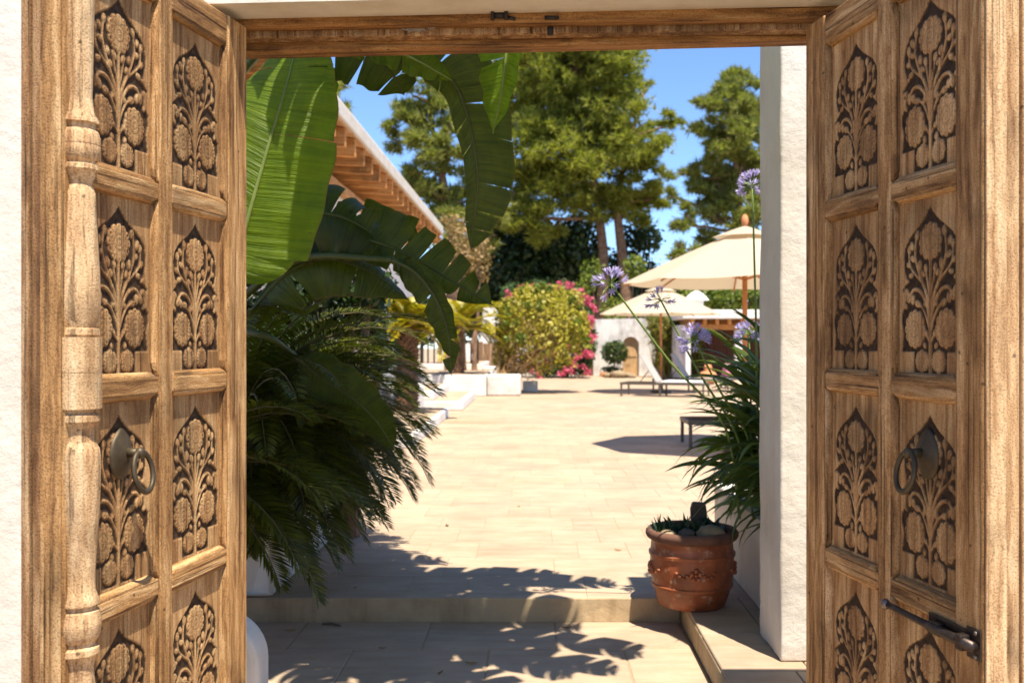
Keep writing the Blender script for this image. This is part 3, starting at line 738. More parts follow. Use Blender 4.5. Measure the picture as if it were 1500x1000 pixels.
lp = thing('banana_planter', 'long white planter wall at the foot of the banana and cycad plants', 'planter', (-1.6, 5.3, 0))
MB().box(-1.46, -1.33, 5.03, 8.0, 0.001, 0.42).box(-3.5, -1.46, 5.03, 5.16, 0.001, 0.42).build('planter_wall', M['white'], lp, bevel=0.02, seg=3)
MB().box(-3.5, -1.455, 5.155, 8.0, 0.28, 0.36).build('soil', M['soil'], lp)
stub = MB(); pr = [(-2.3, LOW)]
pr += [(-1.02, LOW)] + [(-1.21 + 0.19 * math.cos(a), 0.09 + 0.185 * math.sin(a)) for a in np.linspace(0, math.pi/2, 12)] + [(-2.3, 0.285)]
stub.prism(pr, 'y', 3.66, 3.82)
tag(stub.build('rounded_wall', M['white'], bevel=0.025, seg=3), 'low white rounded wall stub on the entry floor inside the gate', 'wall')

# ------------------------------------------------------------------ plants: generators
def catmull(pts, n):
    pts = [Vector(p) for p in pts]; out = []; k = len(pts) - 1
    for i in range(n):
        t = i / (n - 1) * k; j = min(int(t), k - 1); t -= j
        p0 = pts[j-1] if j > 0 else pts[0] * 2 - pts[1]; p1 = pts[j]; p2 = pts[j+1]; p3 = pts[j+2] if j + 2 <= k else pts[k] * 2 - pts[k-1]
        out.append(0.5 * ((2*p1) + (p2 - p0)*t + (2*p0 - 5*p1 + 4*p2 - p3)*t*t + (3*p1 - p0 - 3*p2 + p3)*t**3))
    return out

def banana_leaf(parent, mids, S, width, fold=0.25, droop=0.35, tears=(0, 0), seed=0, mat='banana', petiole=None, gapk=1.0, halves=(1, 1), ripple=0.006):
    r = random.Random(seed); N0 = 60
    ml = catmull(mids, N0); S = Vector(S).normalized()
    Ts = [(ml[min(i+1, N0-1)] - ml[max(i-1, 0)]).normalized() for i in range(N0)]
    def at(lst, t):
        x = max(0, min(1, t)) * (N0 - 1); i = min(int(x), N0 - 2); return lst[i].lerp(lst[i+1], x - i)
    def wid(t):
        a = 1 - (1 - min(t / 0.22, 1)) ** 2; b = 1 - max(0, (t - 0.30) / 0.70) ** 2.4
        return width * math.sqrt(max(a, 0)) * max(b, 0) ** 0.8 + 0.002
    mb = MB(); uvs = []
    def put(vs, fs, uv):
        mb.add(vs, fs, 0); uvs.extend(uv)
    for side, nt, hw in ((1, tears[0], halves[0]), (-1, tears[1], halves[1])):
        cuts = [0.0] + [0.06 + 0.9 * (k + r.uniform(0.15, 0.85)) / nt for k in range(nt)] + [1.0]
        for ca, cb in zip(cuts, cuts[1:]):
            if cb - ca < 0.012: continue
            na = max(3, int((cb - ca) * 46) + 1); ns = 8
            gap = r.uniform(0.12, 0.55) * (0.06 / max(0.06, cb - ca)) ** 0.35 * gapk if nt else 0.0
            if len(cuts) == 2: gap = 0.0
            ed = r.uniform(-0.05, 0.45) * min(1, gapk + 0.15) if nt else 0.0; sk = r.uniform(-0.02, 0.03) if nt else 0
            vs, fs, uv = [], [], []; tc = (ca + cb) / 2; ln = r.uniform(0.82, 1.0) if nt else 1.0
            for i in range(na):
                t0 = ca + (cb - ca) * i / (na - 1)
                for j in range(ns):
                    sv = j / (ns - 1)
                    t = tc + (t0 - tc) * (1 - gap * sv ** 1.5) + (0.07 + sk) * sv * (1 - t0)
                    M0 = at(ml, t); T = at(Ts, t).normalized(); Sx = (S - T * S.dot(T)).normalized(); Nn = Sx.cross(T).normalized()
                    if Nn.z < 0 and abs(Nn.z) > 0.2: pass
                    w = wid(t0) * hw * ln * (1 + 0.03 * math.sin(t0 * 37 + seed))
                    off = fold * sv - (droop + ed) * sv * sv
                    p = M0 + Sx * (side * w * sv * (1 - 0.25 * abs(off))) + Nn * (w * off) + Nn * (ripple * math.sin(t0 * 34 + seed + side) * sv)
                    if ed: p = p + Vector((0, 0, -abs(w) * ed * 0.35 * sv * sv))
                    vs.append(p); uv.append((t0, sv))
            for i in range(na - 1):
                for j in range(ns - 1):
                    fs.append((i*ns+j, i*ns+j+1, (i+1)*ns+j+1, (i+1)*ns+j))
            put(vs, fs, uv)
    nv = len(mb.v)
    mb.tube(ml[::3] + [ml[-1]], [0.011 * (1 - 0.8 * i / (len(ml[::3]))) for i in range(len(ml[::3]) + 1)], 6, mi=1)
    if petiole:
        pp = catmull([Vector(q) for q in petiole] + [ml[0]], 14)
        mb.tube(pp, [0.022 - 0.010 * i / 13 for i in range(14)], 7, mi=1)
    uvs += [(0, 0)] * (len(mb.v) - nv)
    me = bpy.data.meshes.new('leaf'); me.from_pydata(mb.v, [], mb.f)
    me.materials.append(M[mat]); me.materials.append(M['rib_dark' if mat == 'banana_dark' else 'rib']); me.polygons.foreach_set('material_index', mb.m)
    ul = me.uv_layers.new(name='UVMap'); li = np.empty(len(me.loops), np.int32); me.loops.foreach_get('vertex_index', li)
    ul.data.foreach_set('uv', np.array(uvs, np.float32)[li].ravel())
    me.polygons.foreach_set('use_smooth', [True] * len(me.polygons)); me.update()
    return link('leaf', me, parent)

def frond_parts(base, az, el, length, droop, r, nl=52, ll=0.14, wd=0.008, vee=0.35, twist=0.0):
    """rachis points and leaflet quads of one pinnate frond"""
    pts = [np.array(base, float)]; n = 26; ds = length / n; e = el
    dirs = []
    for i in range(n):
        d = np.array([math.cos(az) * math.cos(e), math.sin(az) * math.cos(e), math.sin(e)]); dirs.append(d)
        pts.append(pts[-1] + d * ds); e -= droop / n * (0.5 + 1.0 * i / n); az += twist / n
    dirs.append(dirs[-1]); quads = []
    for k in range(nl):
        t = 0.10 + 0.90 * (k + 0.5) / nl; x = t * n; i = min(int(x), n - 1); p = pts[i] + (pts[i+1] - pts[i]) * (x - i)
        d = dirs[i]; side = np.cross(d, [0, 0, 1.0]); side /= np.linalg.norm(side) + 1e-9; up = np.cross(side, d)
        L = ll * (math.sin(math.pi * (0.10 + 0.86 * t)) ** 0.6) * r.uniform(0.88, 1.08)
        for s in (1, -1):
            a = 0.45 + 0.55 * t + r.uniform(-0.07, 0.07)
            q = d * math.sin(a * 0.85) + side * s * math.cos(a * 0.85) + up * (vee + r.uniform(-0.08, 0.08))
            q /= np.linalg.norm(q); wv = np.cross(q, up); wv /= np.linalg.norm(wv) + 1e-9
            m = p + q * L * 0.55 + np.array([0, 0, -0.03 * L]); tip = p + q * L + np.array([0, 0, -0.16 * L])
            quads.append([p - wv * wd * 0.35, m - wv * wd * 0.5, tip, m + wv * wd * 0.5])
            quads[-1][0] = p
    return pts, np.array(quads)

def add_frond(parent, base, az, el, length, droop, seed, mat='cycad', **kw):
    r = random.Random(seed); pts, q = frond_parts(base, az, el, length, droop, r, **kw)
    mb = MB()
    for qu in q: mb.add(qu, [(0, 1, 2, 3)], 0)
    mb.tube([Vector(p) for p in pts[::3]] + [Vector(pts[-1])], [0.008 * (1 - 0.75 * i / 9) for i in range(len(pts[::3]) + 1)], 5, mi=1)
    me = bpy.data.meshes.new('frond'); me.from_pydata(mb.v, [], mb.f)
    me.materials.append(M[mat]); me.materials.append(M['rachis']); me.polygons.foreach_set('material_index', mb.m); me.update()
    return link('frond', me, parent)

# ------------------------------------------------------------------ banana plants
bp = thing('banana_plant', 'tall banana plant with a huge bright green leaf and torn hanging leaves', 'plant', (-1.42, 4.15, LOW), 'banana plants inside the gate')
top = Vector((-1.40, 4.12, 2.2))
MB().tube([(-1.42, 4.15, LOW), (-1.41, 4.14, 0.9), (-1.40, 4.13, 1.7), (-1.40, 4.12, 2.35)], [0.11, 0.095, 0.08, 0.05], 14).build('stem', M['stem'], bp, smooth=True)
banana_leaf(bp, [P(322,418,3.62), P(350,365,3.60), P(372,290,3.58), P(396,205,3.57), P(416,140,3.58), P(430,85,3.62), P(440,25,3.70)], (0.95, -0.18, 0.25), 0.262, 0.16, 0.20, (3, 2), 3, 'banana', [(-1.40, 4.1, 1.3)], ripple=0.008, gapk=0.035)
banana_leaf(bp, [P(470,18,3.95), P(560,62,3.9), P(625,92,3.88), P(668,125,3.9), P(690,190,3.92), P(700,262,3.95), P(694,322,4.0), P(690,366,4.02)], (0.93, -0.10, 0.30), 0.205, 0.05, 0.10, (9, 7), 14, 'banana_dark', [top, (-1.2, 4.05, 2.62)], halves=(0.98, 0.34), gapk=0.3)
banana_leaf(bp, [P(690,-130,3.62), P(728,-20,3.6), P(741,60,3.6), P(736,130,3.62), P(722,196,3.66)], (0.80, -0.5, 0.1), 0.17, 0.30, 0.15, (1, 2), 21, 'banana', [top, (-1.0, 3.9, 2.8)], halves=(0.45, 0.85), gapk=0.4)
banana_leaf(bp, [P(420,30,3.8), P(480,50,3.8), P(530,72,3.82), P(575,110,3.86), P(592,140,3.9)], (0.3, -0.3, 0.9), 0.15, 0.1, 0.3, (2, 3), 33, 'banana_dark', [top])
banana_leaf(bp, [P(500,40,3.7), P(560,66,3.72), P(610,88,3.74), P(662,118,3.78)], (0.2, -0.55, 0.8), 0.075, 0.1, 0.2, (0, 3), 34, 'banana', [top])
banana_leaf(bp, [P(415,40,3.95), P(445,85,3.95), P(470,120,3.97), P(486,150,4.0)], (0.6, -0.3, 0.6), 0.09, 0.1, 0.2, (0, 0), 35, 'banana', [top])
# crown above the gate's view: these give the dappled shade
crown = [(x, 0, z, yy, w) for x, yy, z, w in ((-0.15, 3.42, 2.95, .23), (0.28, 3.55, 2.90, .23), (0.62, 3.80, 2.85, .22), (0.80, 4.22, 2.85, .22), (0.35, 4.10, 2.95, .24), (-0.05, 3.85, 3.05, .25),
         (-0.25, 4.35, 2.95, .26), (-0.55, 3.95, 3.1, .26), (-0.65, 4.65, 2.95, .27), (-1.0, 5.05, 2.95, .27), (-0.15, 4.75, 2.85, .26), (-1.95, 4.7, 2.95, .27), (0.50, 4.45, 2.75, .2), (-1.0, 4.45, 3.25, .27), (-0.85, 4.3, 3.35, .27), (-1.5, 5.0, 3.1, .27), (0.10, 3.15, 2.50, .22), (0.50, 3.28, 2.50, .22), (0.82, 3.55, 2.50, .21), (0.30, 3.42, 2.55, .23), (-0.22, 3.25, 2.55, .22), (-0.35, 3.50, 2.62, .23), (0.05, 3.62, 2.60, .23), (0.70, 3.30, 2.55, .18), (-0.45, 3.12, 2.55, .22), (-0.50, 3.72, 2.8, .25), (-0.05, 3.05, 2.52, .2), (0.25, 3.12, 2.5, .2))]
for i, (x, dz, z, yy, w) in enumerate(crown):
    e = Vector((x, yy, z)); s0 = Vector((-1.36, 4.12, 2.45))
    mid = (s0 + e) / 2 + Vector((0, 0, 0.42)); d = (e - s0); hor = Vector((d.x, d.y, 0)).normalized()
    S = Vector((-hor.y, hor.x, 0.0))
    a = s0.lerp(mid, 0.55) + Vector((0, 0, 0.08))
    banana_leaf(bp, [a, mid, (mid + e)/2 + Vector((0, 0, 0.12)), e, e + hor * 0.10 + Vector((0, 0, -0.12))], S, w, 0.15, 0.35, (11, 12), 50 + i, 'banana', [top, s0.lerp(mid, 0.25)])

bq = thing('banana_plant', 'lower dark banana plant with a split leaf spreading over the cycad', 'plant', (-1.62, 4.85, 0.34), 'banana plants inside the gate')
tq = Vector((-1.58, 4.8, 1.35))
MB().tube([(-1.62, 4.85, 0.34), (-1.60, 4.82, 1.0), (-1.58, 4.8, 1.5)], [0.09, 0.07, 0.04], 12).build('stem', M['stem'], bq, smooth=True)
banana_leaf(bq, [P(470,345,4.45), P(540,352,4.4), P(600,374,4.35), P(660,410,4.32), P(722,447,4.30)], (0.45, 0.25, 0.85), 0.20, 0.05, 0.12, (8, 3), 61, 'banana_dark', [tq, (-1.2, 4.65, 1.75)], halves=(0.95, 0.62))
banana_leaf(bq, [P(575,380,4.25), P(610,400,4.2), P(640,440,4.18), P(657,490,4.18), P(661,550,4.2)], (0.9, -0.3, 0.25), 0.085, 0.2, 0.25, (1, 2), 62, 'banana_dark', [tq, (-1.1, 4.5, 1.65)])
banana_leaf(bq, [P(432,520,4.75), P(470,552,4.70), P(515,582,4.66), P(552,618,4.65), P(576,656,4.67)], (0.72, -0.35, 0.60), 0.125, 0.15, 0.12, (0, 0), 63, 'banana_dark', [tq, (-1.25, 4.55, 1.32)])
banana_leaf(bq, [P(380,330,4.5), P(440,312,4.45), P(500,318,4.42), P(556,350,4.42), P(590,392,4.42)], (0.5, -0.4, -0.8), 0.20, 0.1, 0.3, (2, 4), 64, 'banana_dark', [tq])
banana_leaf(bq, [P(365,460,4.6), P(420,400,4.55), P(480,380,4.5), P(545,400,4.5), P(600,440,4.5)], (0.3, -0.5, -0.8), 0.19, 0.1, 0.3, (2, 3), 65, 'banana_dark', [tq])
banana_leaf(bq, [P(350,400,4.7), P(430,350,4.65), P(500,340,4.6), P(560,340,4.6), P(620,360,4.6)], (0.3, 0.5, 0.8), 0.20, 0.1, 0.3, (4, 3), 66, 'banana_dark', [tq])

# ------------------------------------------------------------------ near cycads (sago palms) at the left
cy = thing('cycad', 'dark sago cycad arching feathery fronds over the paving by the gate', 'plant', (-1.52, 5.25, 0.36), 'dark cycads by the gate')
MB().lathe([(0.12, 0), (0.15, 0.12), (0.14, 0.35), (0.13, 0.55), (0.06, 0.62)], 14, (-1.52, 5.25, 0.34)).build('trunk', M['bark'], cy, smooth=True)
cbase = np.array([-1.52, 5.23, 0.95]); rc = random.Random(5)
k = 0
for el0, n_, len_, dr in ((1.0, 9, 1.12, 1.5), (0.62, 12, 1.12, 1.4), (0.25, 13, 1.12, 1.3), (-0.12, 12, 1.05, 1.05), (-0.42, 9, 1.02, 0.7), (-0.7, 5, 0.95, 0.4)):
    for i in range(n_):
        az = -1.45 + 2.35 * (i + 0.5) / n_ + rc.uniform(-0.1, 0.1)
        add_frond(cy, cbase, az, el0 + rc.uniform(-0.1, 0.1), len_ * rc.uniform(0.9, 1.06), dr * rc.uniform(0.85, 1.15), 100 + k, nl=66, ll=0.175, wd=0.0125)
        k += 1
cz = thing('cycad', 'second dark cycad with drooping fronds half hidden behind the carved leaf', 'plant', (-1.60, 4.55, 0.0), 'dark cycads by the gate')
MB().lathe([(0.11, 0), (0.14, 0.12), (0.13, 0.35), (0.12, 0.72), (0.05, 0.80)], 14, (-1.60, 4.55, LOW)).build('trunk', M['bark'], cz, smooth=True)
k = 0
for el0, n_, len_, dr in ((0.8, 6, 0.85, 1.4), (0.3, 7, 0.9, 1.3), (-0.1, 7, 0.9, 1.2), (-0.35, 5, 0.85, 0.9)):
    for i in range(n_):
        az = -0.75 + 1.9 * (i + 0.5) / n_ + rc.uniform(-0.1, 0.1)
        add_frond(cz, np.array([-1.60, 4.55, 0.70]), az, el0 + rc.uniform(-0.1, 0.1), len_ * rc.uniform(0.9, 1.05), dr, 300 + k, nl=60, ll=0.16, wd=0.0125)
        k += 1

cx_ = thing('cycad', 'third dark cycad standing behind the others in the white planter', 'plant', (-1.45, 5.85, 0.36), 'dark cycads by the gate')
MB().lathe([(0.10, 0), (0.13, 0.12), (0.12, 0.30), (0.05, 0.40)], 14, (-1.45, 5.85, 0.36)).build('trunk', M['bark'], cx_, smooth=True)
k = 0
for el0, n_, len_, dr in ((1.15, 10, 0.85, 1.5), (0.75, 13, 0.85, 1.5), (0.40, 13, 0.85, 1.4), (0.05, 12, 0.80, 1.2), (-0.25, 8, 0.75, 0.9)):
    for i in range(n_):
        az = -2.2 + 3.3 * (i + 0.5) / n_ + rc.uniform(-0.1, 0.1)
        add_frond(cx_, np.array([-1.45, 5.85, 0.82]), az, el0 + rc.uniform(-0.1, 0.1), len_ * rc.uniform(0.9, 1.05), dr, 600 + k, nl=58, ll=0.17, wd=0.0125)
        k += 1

# ------------------------------------------------------------------ strap-leaved clumps
def strap(parent, base, az, el, length, width, droop, seed, mat='aga'):
    r = random.Random(seed); n = 9; e = el; p = Vector(base); ds = length / n; vs, fs = [], []
    sd0 = Vector((-math.sin(az), math.cos(az), 0)); tw = r.uniform(-1.1, 1.1)
    for i in range(n + 1):
        t = i / n; w = width * (1 - t ** 2.6) * (0.7 + 0.3 * min(1, t * 4)) + 0.0006
        d = Vector((math.cos(az) * math.cos(e), math.sin(az) * math.cos(e), math.sin(e))); up0 = sd0.cross(d); sd = sd0 * math.cos(tw) + up0 * math.sin(tw); up = sd.cross(d)
        vs += [p - sd * w/2 - up * w * -0.12, p, p + sd * w/2 + up * w * 0.12]
        p = p + d * ds; e -= droop / n * (0.45 + 1.1 * t); 
    for i in range(n):
        for j in range(2): fs.append((i*3+j, i*3+j+1, (i+1)*3+j+1, (i+1)*3+j))
    me = bpy.data.meshes.new('leaf'); me.from_pydata([tuple(v) for v in vs], [], fs); me.materials.append(M[mat])
    me.polygons.foreach_set('use_smooth', [True] * len(fs)); me.update()
    return link('leaf', me, parent)

ag = thing('agapanthus', 'agapanthus clump with purple flower heads leaning over the terracotta pot', 'plant', (1.28, 4.85, 0.385), None)
ra = random.Random(21)
for i in range(250):
    az = math.pi + ra.uniform(-1.35, 1.25); el = ra.uniform(-0.1, 1.15)
    b = (1.17 + ra.uniform(-0.06, 0.16), 4.80 + ra.uniform(-0.2, 0.45), 0.44 + max(0, el) * 0.34 + ra.uniform(0, 0.28))
    strap(ag, b, az, el, ra.uniform(0.32, 0.56), ra.uniform(0.026, 0.042), ra.uniform(0.7, 1.9), 500 + i)
def umbel(parent, c, axis, rad, n, seed, faded=0.0):
    r = random.Random(seed); axis = Vector(axis).normalized(); mb = MB()
    for i in range(n):
        # directions over a sphere, mostly the upper part
        while True:
            d = Vector((r.gauss(0, 1), r.gauss(0, 1), r.gauss(0, 1))).normalized()
            if d.dot(axis) > -0.45: break
        L = rad * r.uniform(0.48, 0.62); p = Vector(c); e = p + d * L + Vector((0, 0, -0.006))
        mb.tube([p, (p + e) / 2 + Vector((0, 0, 0.002)), e], [0.0013, 0.0012, 0.0014], 3, mi=0, cap=False)
        fl = rad * r.uniform(0.38, 0.48); a = d.orthogonal().normalized(); b = d.cross(a)
        if r.random() < faded:
            mb.tube([e, e + d * 0.012 + Vector((0, 0, -0.004))], [0.0022, 0.001], 4, mi=0); continue
        ph = r.uniform(0, 1)
        for k in range(6):
            q = 2*math.pi*(k + ph)/6; o = a*math.cos(q) + b*math.sin(q); t = d.cross(o)
            m1 = e + d*fl*0.5 + o*fl*0.14; m2 = e + d*fl*0.80 + o*fl*0.30; tp = e + d*fl*0.98 + o*fl*0.50
            mb.add([e + o*0.0015, m1 - t*fl*0.09, m2 - t*fl*0.10, tp, m2 + t*fl*0.10, m1 + t*fl*0.09], [(0, 1, 2, 5), (5, 2, 4), (2, 3, 4)] if False else [(0, 1, 5), (1, 2, 4, 5), (2, 3, 4)], 1)
    me = bpy.data.meshes.new('flower_head'); me.from_pydata(mb.v, [], mb.f); me.materials.append(M['aga_stalk']); me.materials.append(M['aga_flower'])
    me.polygons.foreach_set('material_index', mb.m); me.update()
    o = bpy.data.objects.new('flower_head', me); C.objects.link(o); o.parent = parent; return o
stalks = [((895, 416), 4.55, (1062, 625), 4.75, 0.092, 22, 0.10), ((968, 440), 4.75, (1080, 640), 4.8, 0.080, 26, 0.72), ((1017, 497), 4.7, (1095, 640), 4.8, 0.084, 40, 0.05),
          ((1097, 488), 5.0, (1102, 650), 4.95, 0.082, 40, 0.05), ((1102, 271), 4.72, (1112, 640), 4.8, 0.082, 36, 0.05)]
for i, (h, hz, b, bz, rad, n, fd) in enumerate(stalks):
    A = P(*b, bz); Bq = P(*h, hz); mid = (A + Bq)/2 + Vector((0.0, 0, -0.02))
    root = Vector((A.x + 0.10, 4.9, 0.42)); 
    stl = MB().tube(catmull([root, A, mid, Bq], 16), [0.0075 - 0.003 * k / 15 for k in range(16)], 7).build('flower_stalk', M['aga_stalk'], ag, smooth=True)
    umbel(stl, Bq, (Bq - A), rad, n, 40 + i, fd)
ag2 = thing('agapanthus', 'dark drooping strap-leaved clump spilling over the white planter wall', 'plant', (-1.55, 5.25, 0.36), None)
for i in range(70):
    az = ra.uniform(-1.5, 0.75); b = (-1.52 + ra.uniform(-0.1, 0.1), 5.15 + ra.uniform(-0.15, 0.5), 0.44 + ra.uniform(0, 0.12))
    strap(ag2, b, az, ra.uniform(0.2, 1.2), ra.uniform(0.42, 0.66), ra.uniform(0.012, 0.020), ra.uniform(2.0, 3.0), 900 + i)

# ------------------------------------------------------------------ terracotta pot
PC = P(1012, 885, 4.93); px_, py_ = PC.x, 4.90
pot = thing('terracotta_pot', 'banded terracotta pot with a lime-stained rosette on the ledge', 'pot', (px_, py_, 0.0))
prof = [(0.0, 0.0), (0.150, 0.0), (0.160, 0.008), (0.176, 0.05), (0.189, 0.092), (0.199, 0.096), (0.201, 0.108), (0.195, 0.114), (0.205, 0.18), (0.204, 0.245), (0.211, 0.249), (0.212, 0.262), (0.203, 0.270),
        (0.199, 0.315), (0.204, 0.322)]
MB().lathe(prof, 56, (px_, py_, 0.0)).build('body', M['terracotta'], pot, smooth=True).modifiers.new('split', 'EDGE_SPLIT').split_angle = R(45)
rimp = [(0.204, 0.321), (0.219, 0.331), (0.227, 0.345), (0.226, 0.362), (0.215, 0.374), (0.203, 0.374), (0.194, 0.362), (0.190, 0.335)]
MB().lathe(rimp, 56, (px_, py_, 0.0)).build('rim', M['rim'], pot, smooth=True)
MB().lathe([(0.0, 0.338), (0.10, 0.336), (0.191, 0.330)], 30, (px_, py_, 0.0)).build('soil', M['soil'], pot, smooth=True)
for a0 in (-1.63, -3.05, -0.15):
    rl = MB()
    for k in range(5):
        q = 2*math.pi*k/5 + 0.3; th = a0 + 0.10*math.cos(q); z = 0.185 + 0.022*math.sin(q); rr = 0.206
        rl.ellipsoid((px_ + rr*math.cos(th), py_ + rr*math.sin(th), z), (0.013, 0.013, 0.013), 10, 6)
    rl.ellipsoid((px_ + 0.207*math.cos(a0), py_ + 0.207*math.sin(a0), 0.185), (0.010, 0.010, 0.010), 10, 6)
    for sgn in (-1, 1):
        for k in range(4):
            th = a0 + sgn*(0.20 + 0.085*k); rl.ellipsoid((px_ + 0.205*math.cos(th), py_ + 0.205*math.sin(th), 0.183 - 0.012*math.sin(k*1.3)), (0.012, 0.012, 0.008), 8, 5)
    rl.build('rosette', M['terracotta'], pot, smooth=True)
for nm_, px, r_, m_, lab, dz in (('rock', 1040, (0.072, 0.055, 0.045), 'rock', 'large ochre stone lying in the terracotta pot', 0.365), ('rock', 1005, (0.045, 0.04, 0.030), 'rock_d', 'small dark stone in the middle of the terracotta pot', 0.362),
                             ('rock', 978, (0.045, 0.035, 0.026), 'rock', 'flat ochre stone at the pot rim beside the succulent', 0.360)):
    q = P(px, 800, 4.80); o = MB().ellipsoid((0, 0, 0), r_, 14, 9, jit=0.09).build(nm_, M[m_], smooth=True); o.location = (q.x, 4.78, dz)
    tag(o, lab, 'stone')
sl = tag(MB().prism([(-0.035, 0), (0.04, 0), (0.042, 0.10), (0.034, 0.150), (-0.03, 0.155), (-0.040, 0.12)], 'y', -0.02, 0.025).build('upright_stone', M['rock_d'], bevel=0.01), 'upright dark stone slab standing in the terracotta pot', 'stone')
sl.location = (P(1024, 800, 4.95).x, 4.97, 0.336)
su = thing('succulent', 'small spiky green succulent growing in the terracotta pot', 'plant', (P(985, 800, 4.87).x, 4.87, 0.337))
for i in range(90):
    b = (su.location.x + ra.uniform(-0.08, 0.13), 4.87 + ra.uniform(-0.04, 0.05), 0.345)
    strap(su, b, ra.uniform(0, 6.28), ra.uniform(0.7, 1.5), ra.uniform(0.06, 0.11), 0.016, ra.uniform(0, 0.6), 1200 + i, 'succulent')
su2 = thing('succulent', 'broad-leaved aloe behind the stones in the terracotta pot', 'plant', (P(1048, 800, 4.92).x, 4.92, 0.337))
for i in range(16):
    strap(su2, (su2.location.x + ra.uniform(-0.02, 0.02), 4.92 + ra.uniform(-0.02, 0.02), 0.345), ra.uniform(0, 6.28), ra.uniform(0.3, 1.4), ra.uniform(0.08, 0.14), 0.035, ra.uniform(0.2, 1.0), 1300 + i, 'succulent')

# ------------------------------------------------------------------ house with the long eave, left
ho = thing('house', 'long white house with exposed orange rafters under a plastered eave', 'house', (-2.7, 14, 0))
EX, EZ = -2.1, CH + 2.42
Y0, Y1 = 7.0, 22.6
MB().box(-9, -2.72, Y0, 22.0, 0.0, EZ - 0.30).build('wall', M['white'], ho)
MB().prism([(EX, EZ), (EX, EZ + 0.185), (EX - 0.06, EZ + 0.205), (-9, EZ + 1.6), (-9, EZ + 1.36), (EX - 0.12, EZ)], 'y', Y0, Y1).build('roof_slab', M['stucco'], ho, bevel=0.02)
MB().box(-2.70, -2.60, Y0, 22.2, EZ - 0.42, EZ - 0.30).build('wall_plate', M['plank_y'], ho, bevel=0.01)
MB().prism([(EX - 0.02, EZ - 0.004), (EX - 0.02, EZ - 0.032), (-2.75, EZ + 0.11), (-2.75, EZ + 0.145)], 'y', Y0, Y1 - 0.05).build('soffit_board', M['plank_y'], ho)
z0 = 3.436 * 2.1 * 1.458; yr = z0 - 0.61 * 5
while yr < 22.3:
    if yr > Y0:
        MB().prism([(EX - 0.035, EZ - 0.035), (EX - 0.035, EZ - 0.24), (-3.1, EZ - 0.24 + 0.05), (-3.1, EZ + 0.16)], 'y', yr, yr + 0.10).build('rafter', M['rafter'], ho, bevel=0.006)
    yr += 0.61

# ------------------------------------------------------------------ steps and upper terrace at the left
s1 = struct(MB().box(-5.0, -1.50, 12.0, 17.2, 0.001, 0.15).build('side_platform', M['white'], bevel=0.015))
MB().box(-4.9, -1.56, 12.06, 17.14, 0.14, 0.156).build('platform_paving', M['tile'], s1)
sf = struct(MB().box(-3.9, -1.36, 18.6, 22.4, 0.001, 0.17).build('lower_stair', M['white'], bevel=0.02))
MB().box(-3.9, -1.46, 18.7, 22.35, 0.16, 0.175).build('stair_tread', M['tile'], sf)
sg = struct(MB().box(-3.9, -1.95, 19.0, 22.4, 0.171, 0.34).build('upper_stair', M['white'], bevel=0.02))
MB().box(-3.9, -2.05, 19.1, 22.35, 0.33, 0.345).build('stair_tread', M['tile'], sg)
ch = MB().box(-2.62, -2.06, 17.6, 18.5, 0.001, 0.52)
tag(ch.build('stair_cheek_wall', M['white'], bevel=0.09, seg=4), 'short rounded white cheek wall beside the side steps', 'wall')
ut = struct(MB().box(-9, -1.17, 23.4, 34, 0.001, 0.50).build('upper_terrace', M['white'], bevel=0.02))
MB().box(-8.9, -1.22, 23.5, 33.9, 0.49, 0.505).build('terrace_paving', M['tile'], ut)
tag(MB().box(-1.16, -0.36, 23.5, 24.9, 0.001, 0.50).build('bush_planter', M['stucco_far'], bevel=0.05, seg=3), 'low weathered white planter under the round yellow bush', 'planter')
tag(MB().box(-0.34, 0.05, 25.5, 26.1, 0.001, 0.26).build('low_block', M['stucco_far'], bevel=0.02), 'small low masonry block beside the bush planter', 'block')
q = P(640, 545, 26.5)
pf = struct(MB().box(-4.2, -1.45, 27.0, 31, 0.506, 0.68).build('raised_deck', M['white'], bevel=0.02))
MB().box(-4.2, -1.52, 27.05, 31, 0.67, 0.688).build('deck_paving', M['tile'], pf)
tag(MB().box(-1.44, -1.05, 27.1, 27.8, 0.506, 0.60).build('deck_step', M['white'], bevel=0.02), 'white single step at the corner of the railed deck', 'step')
rail = thing('iron_railing', 'black iron railing on the raised deck behind the cycads', 'railing', (-2.3, 27.4, 0.688))
xs = [(px - CX) * 27.4 / F for px in (618, 627, 636, 645, 654, 663, 672, 681, 690, 699)]
for i, x in enumerate(xs):
    w = 0.045 if i in (0, 4, 9) else 0.02
    MB().box(x - w, x + w, 27.4 - w, 27.4 + w, 0.689, 1.36 if w > 0.03 else 1.28).build('post' if w > 0.03 else 'bar', M['iron'], rail)
MB().box(xs[0] - 0.05, xs[-1] + 0.05, 27.36, 27.44, 1.281, 1.33).build('top_rail', M['iron'], rail)
tag(MB().box(-2.72, -2.35, 29.4, 29.8, 0.689, 1.22).build('clay_chest', M['orange_box'], bevel=0.04), 'orange clay chest behind the black iron railing', 'chest')
fe = thing('reed_fence', 'brown reed screen fence beside the railed deck', 'fence', (-1.3, 31.2, 0))
x = -1.95; 
while x < -0.85:
    MB().tube([(x, 31.2, 0.0), (x + rnd.uniform(-0.01, 0.01), 31.2, 1.25 + rnd.uniform(-0.04, 0.04))], 0.03, 6).build('reed', M['fence'], fe); x += 0.055
tag(MB().prism([(-1.95, 0.0), (-1.15, 0.0), (-1.22, 2.25), (-1.42, 2.42), (-1.72, 2.42)], 'y', 32.5, 33.3).build('white_chimney_wall', M['white'], bevel=0.05), 'tapering white masonry stack rising behind the reed fence', 'wall')

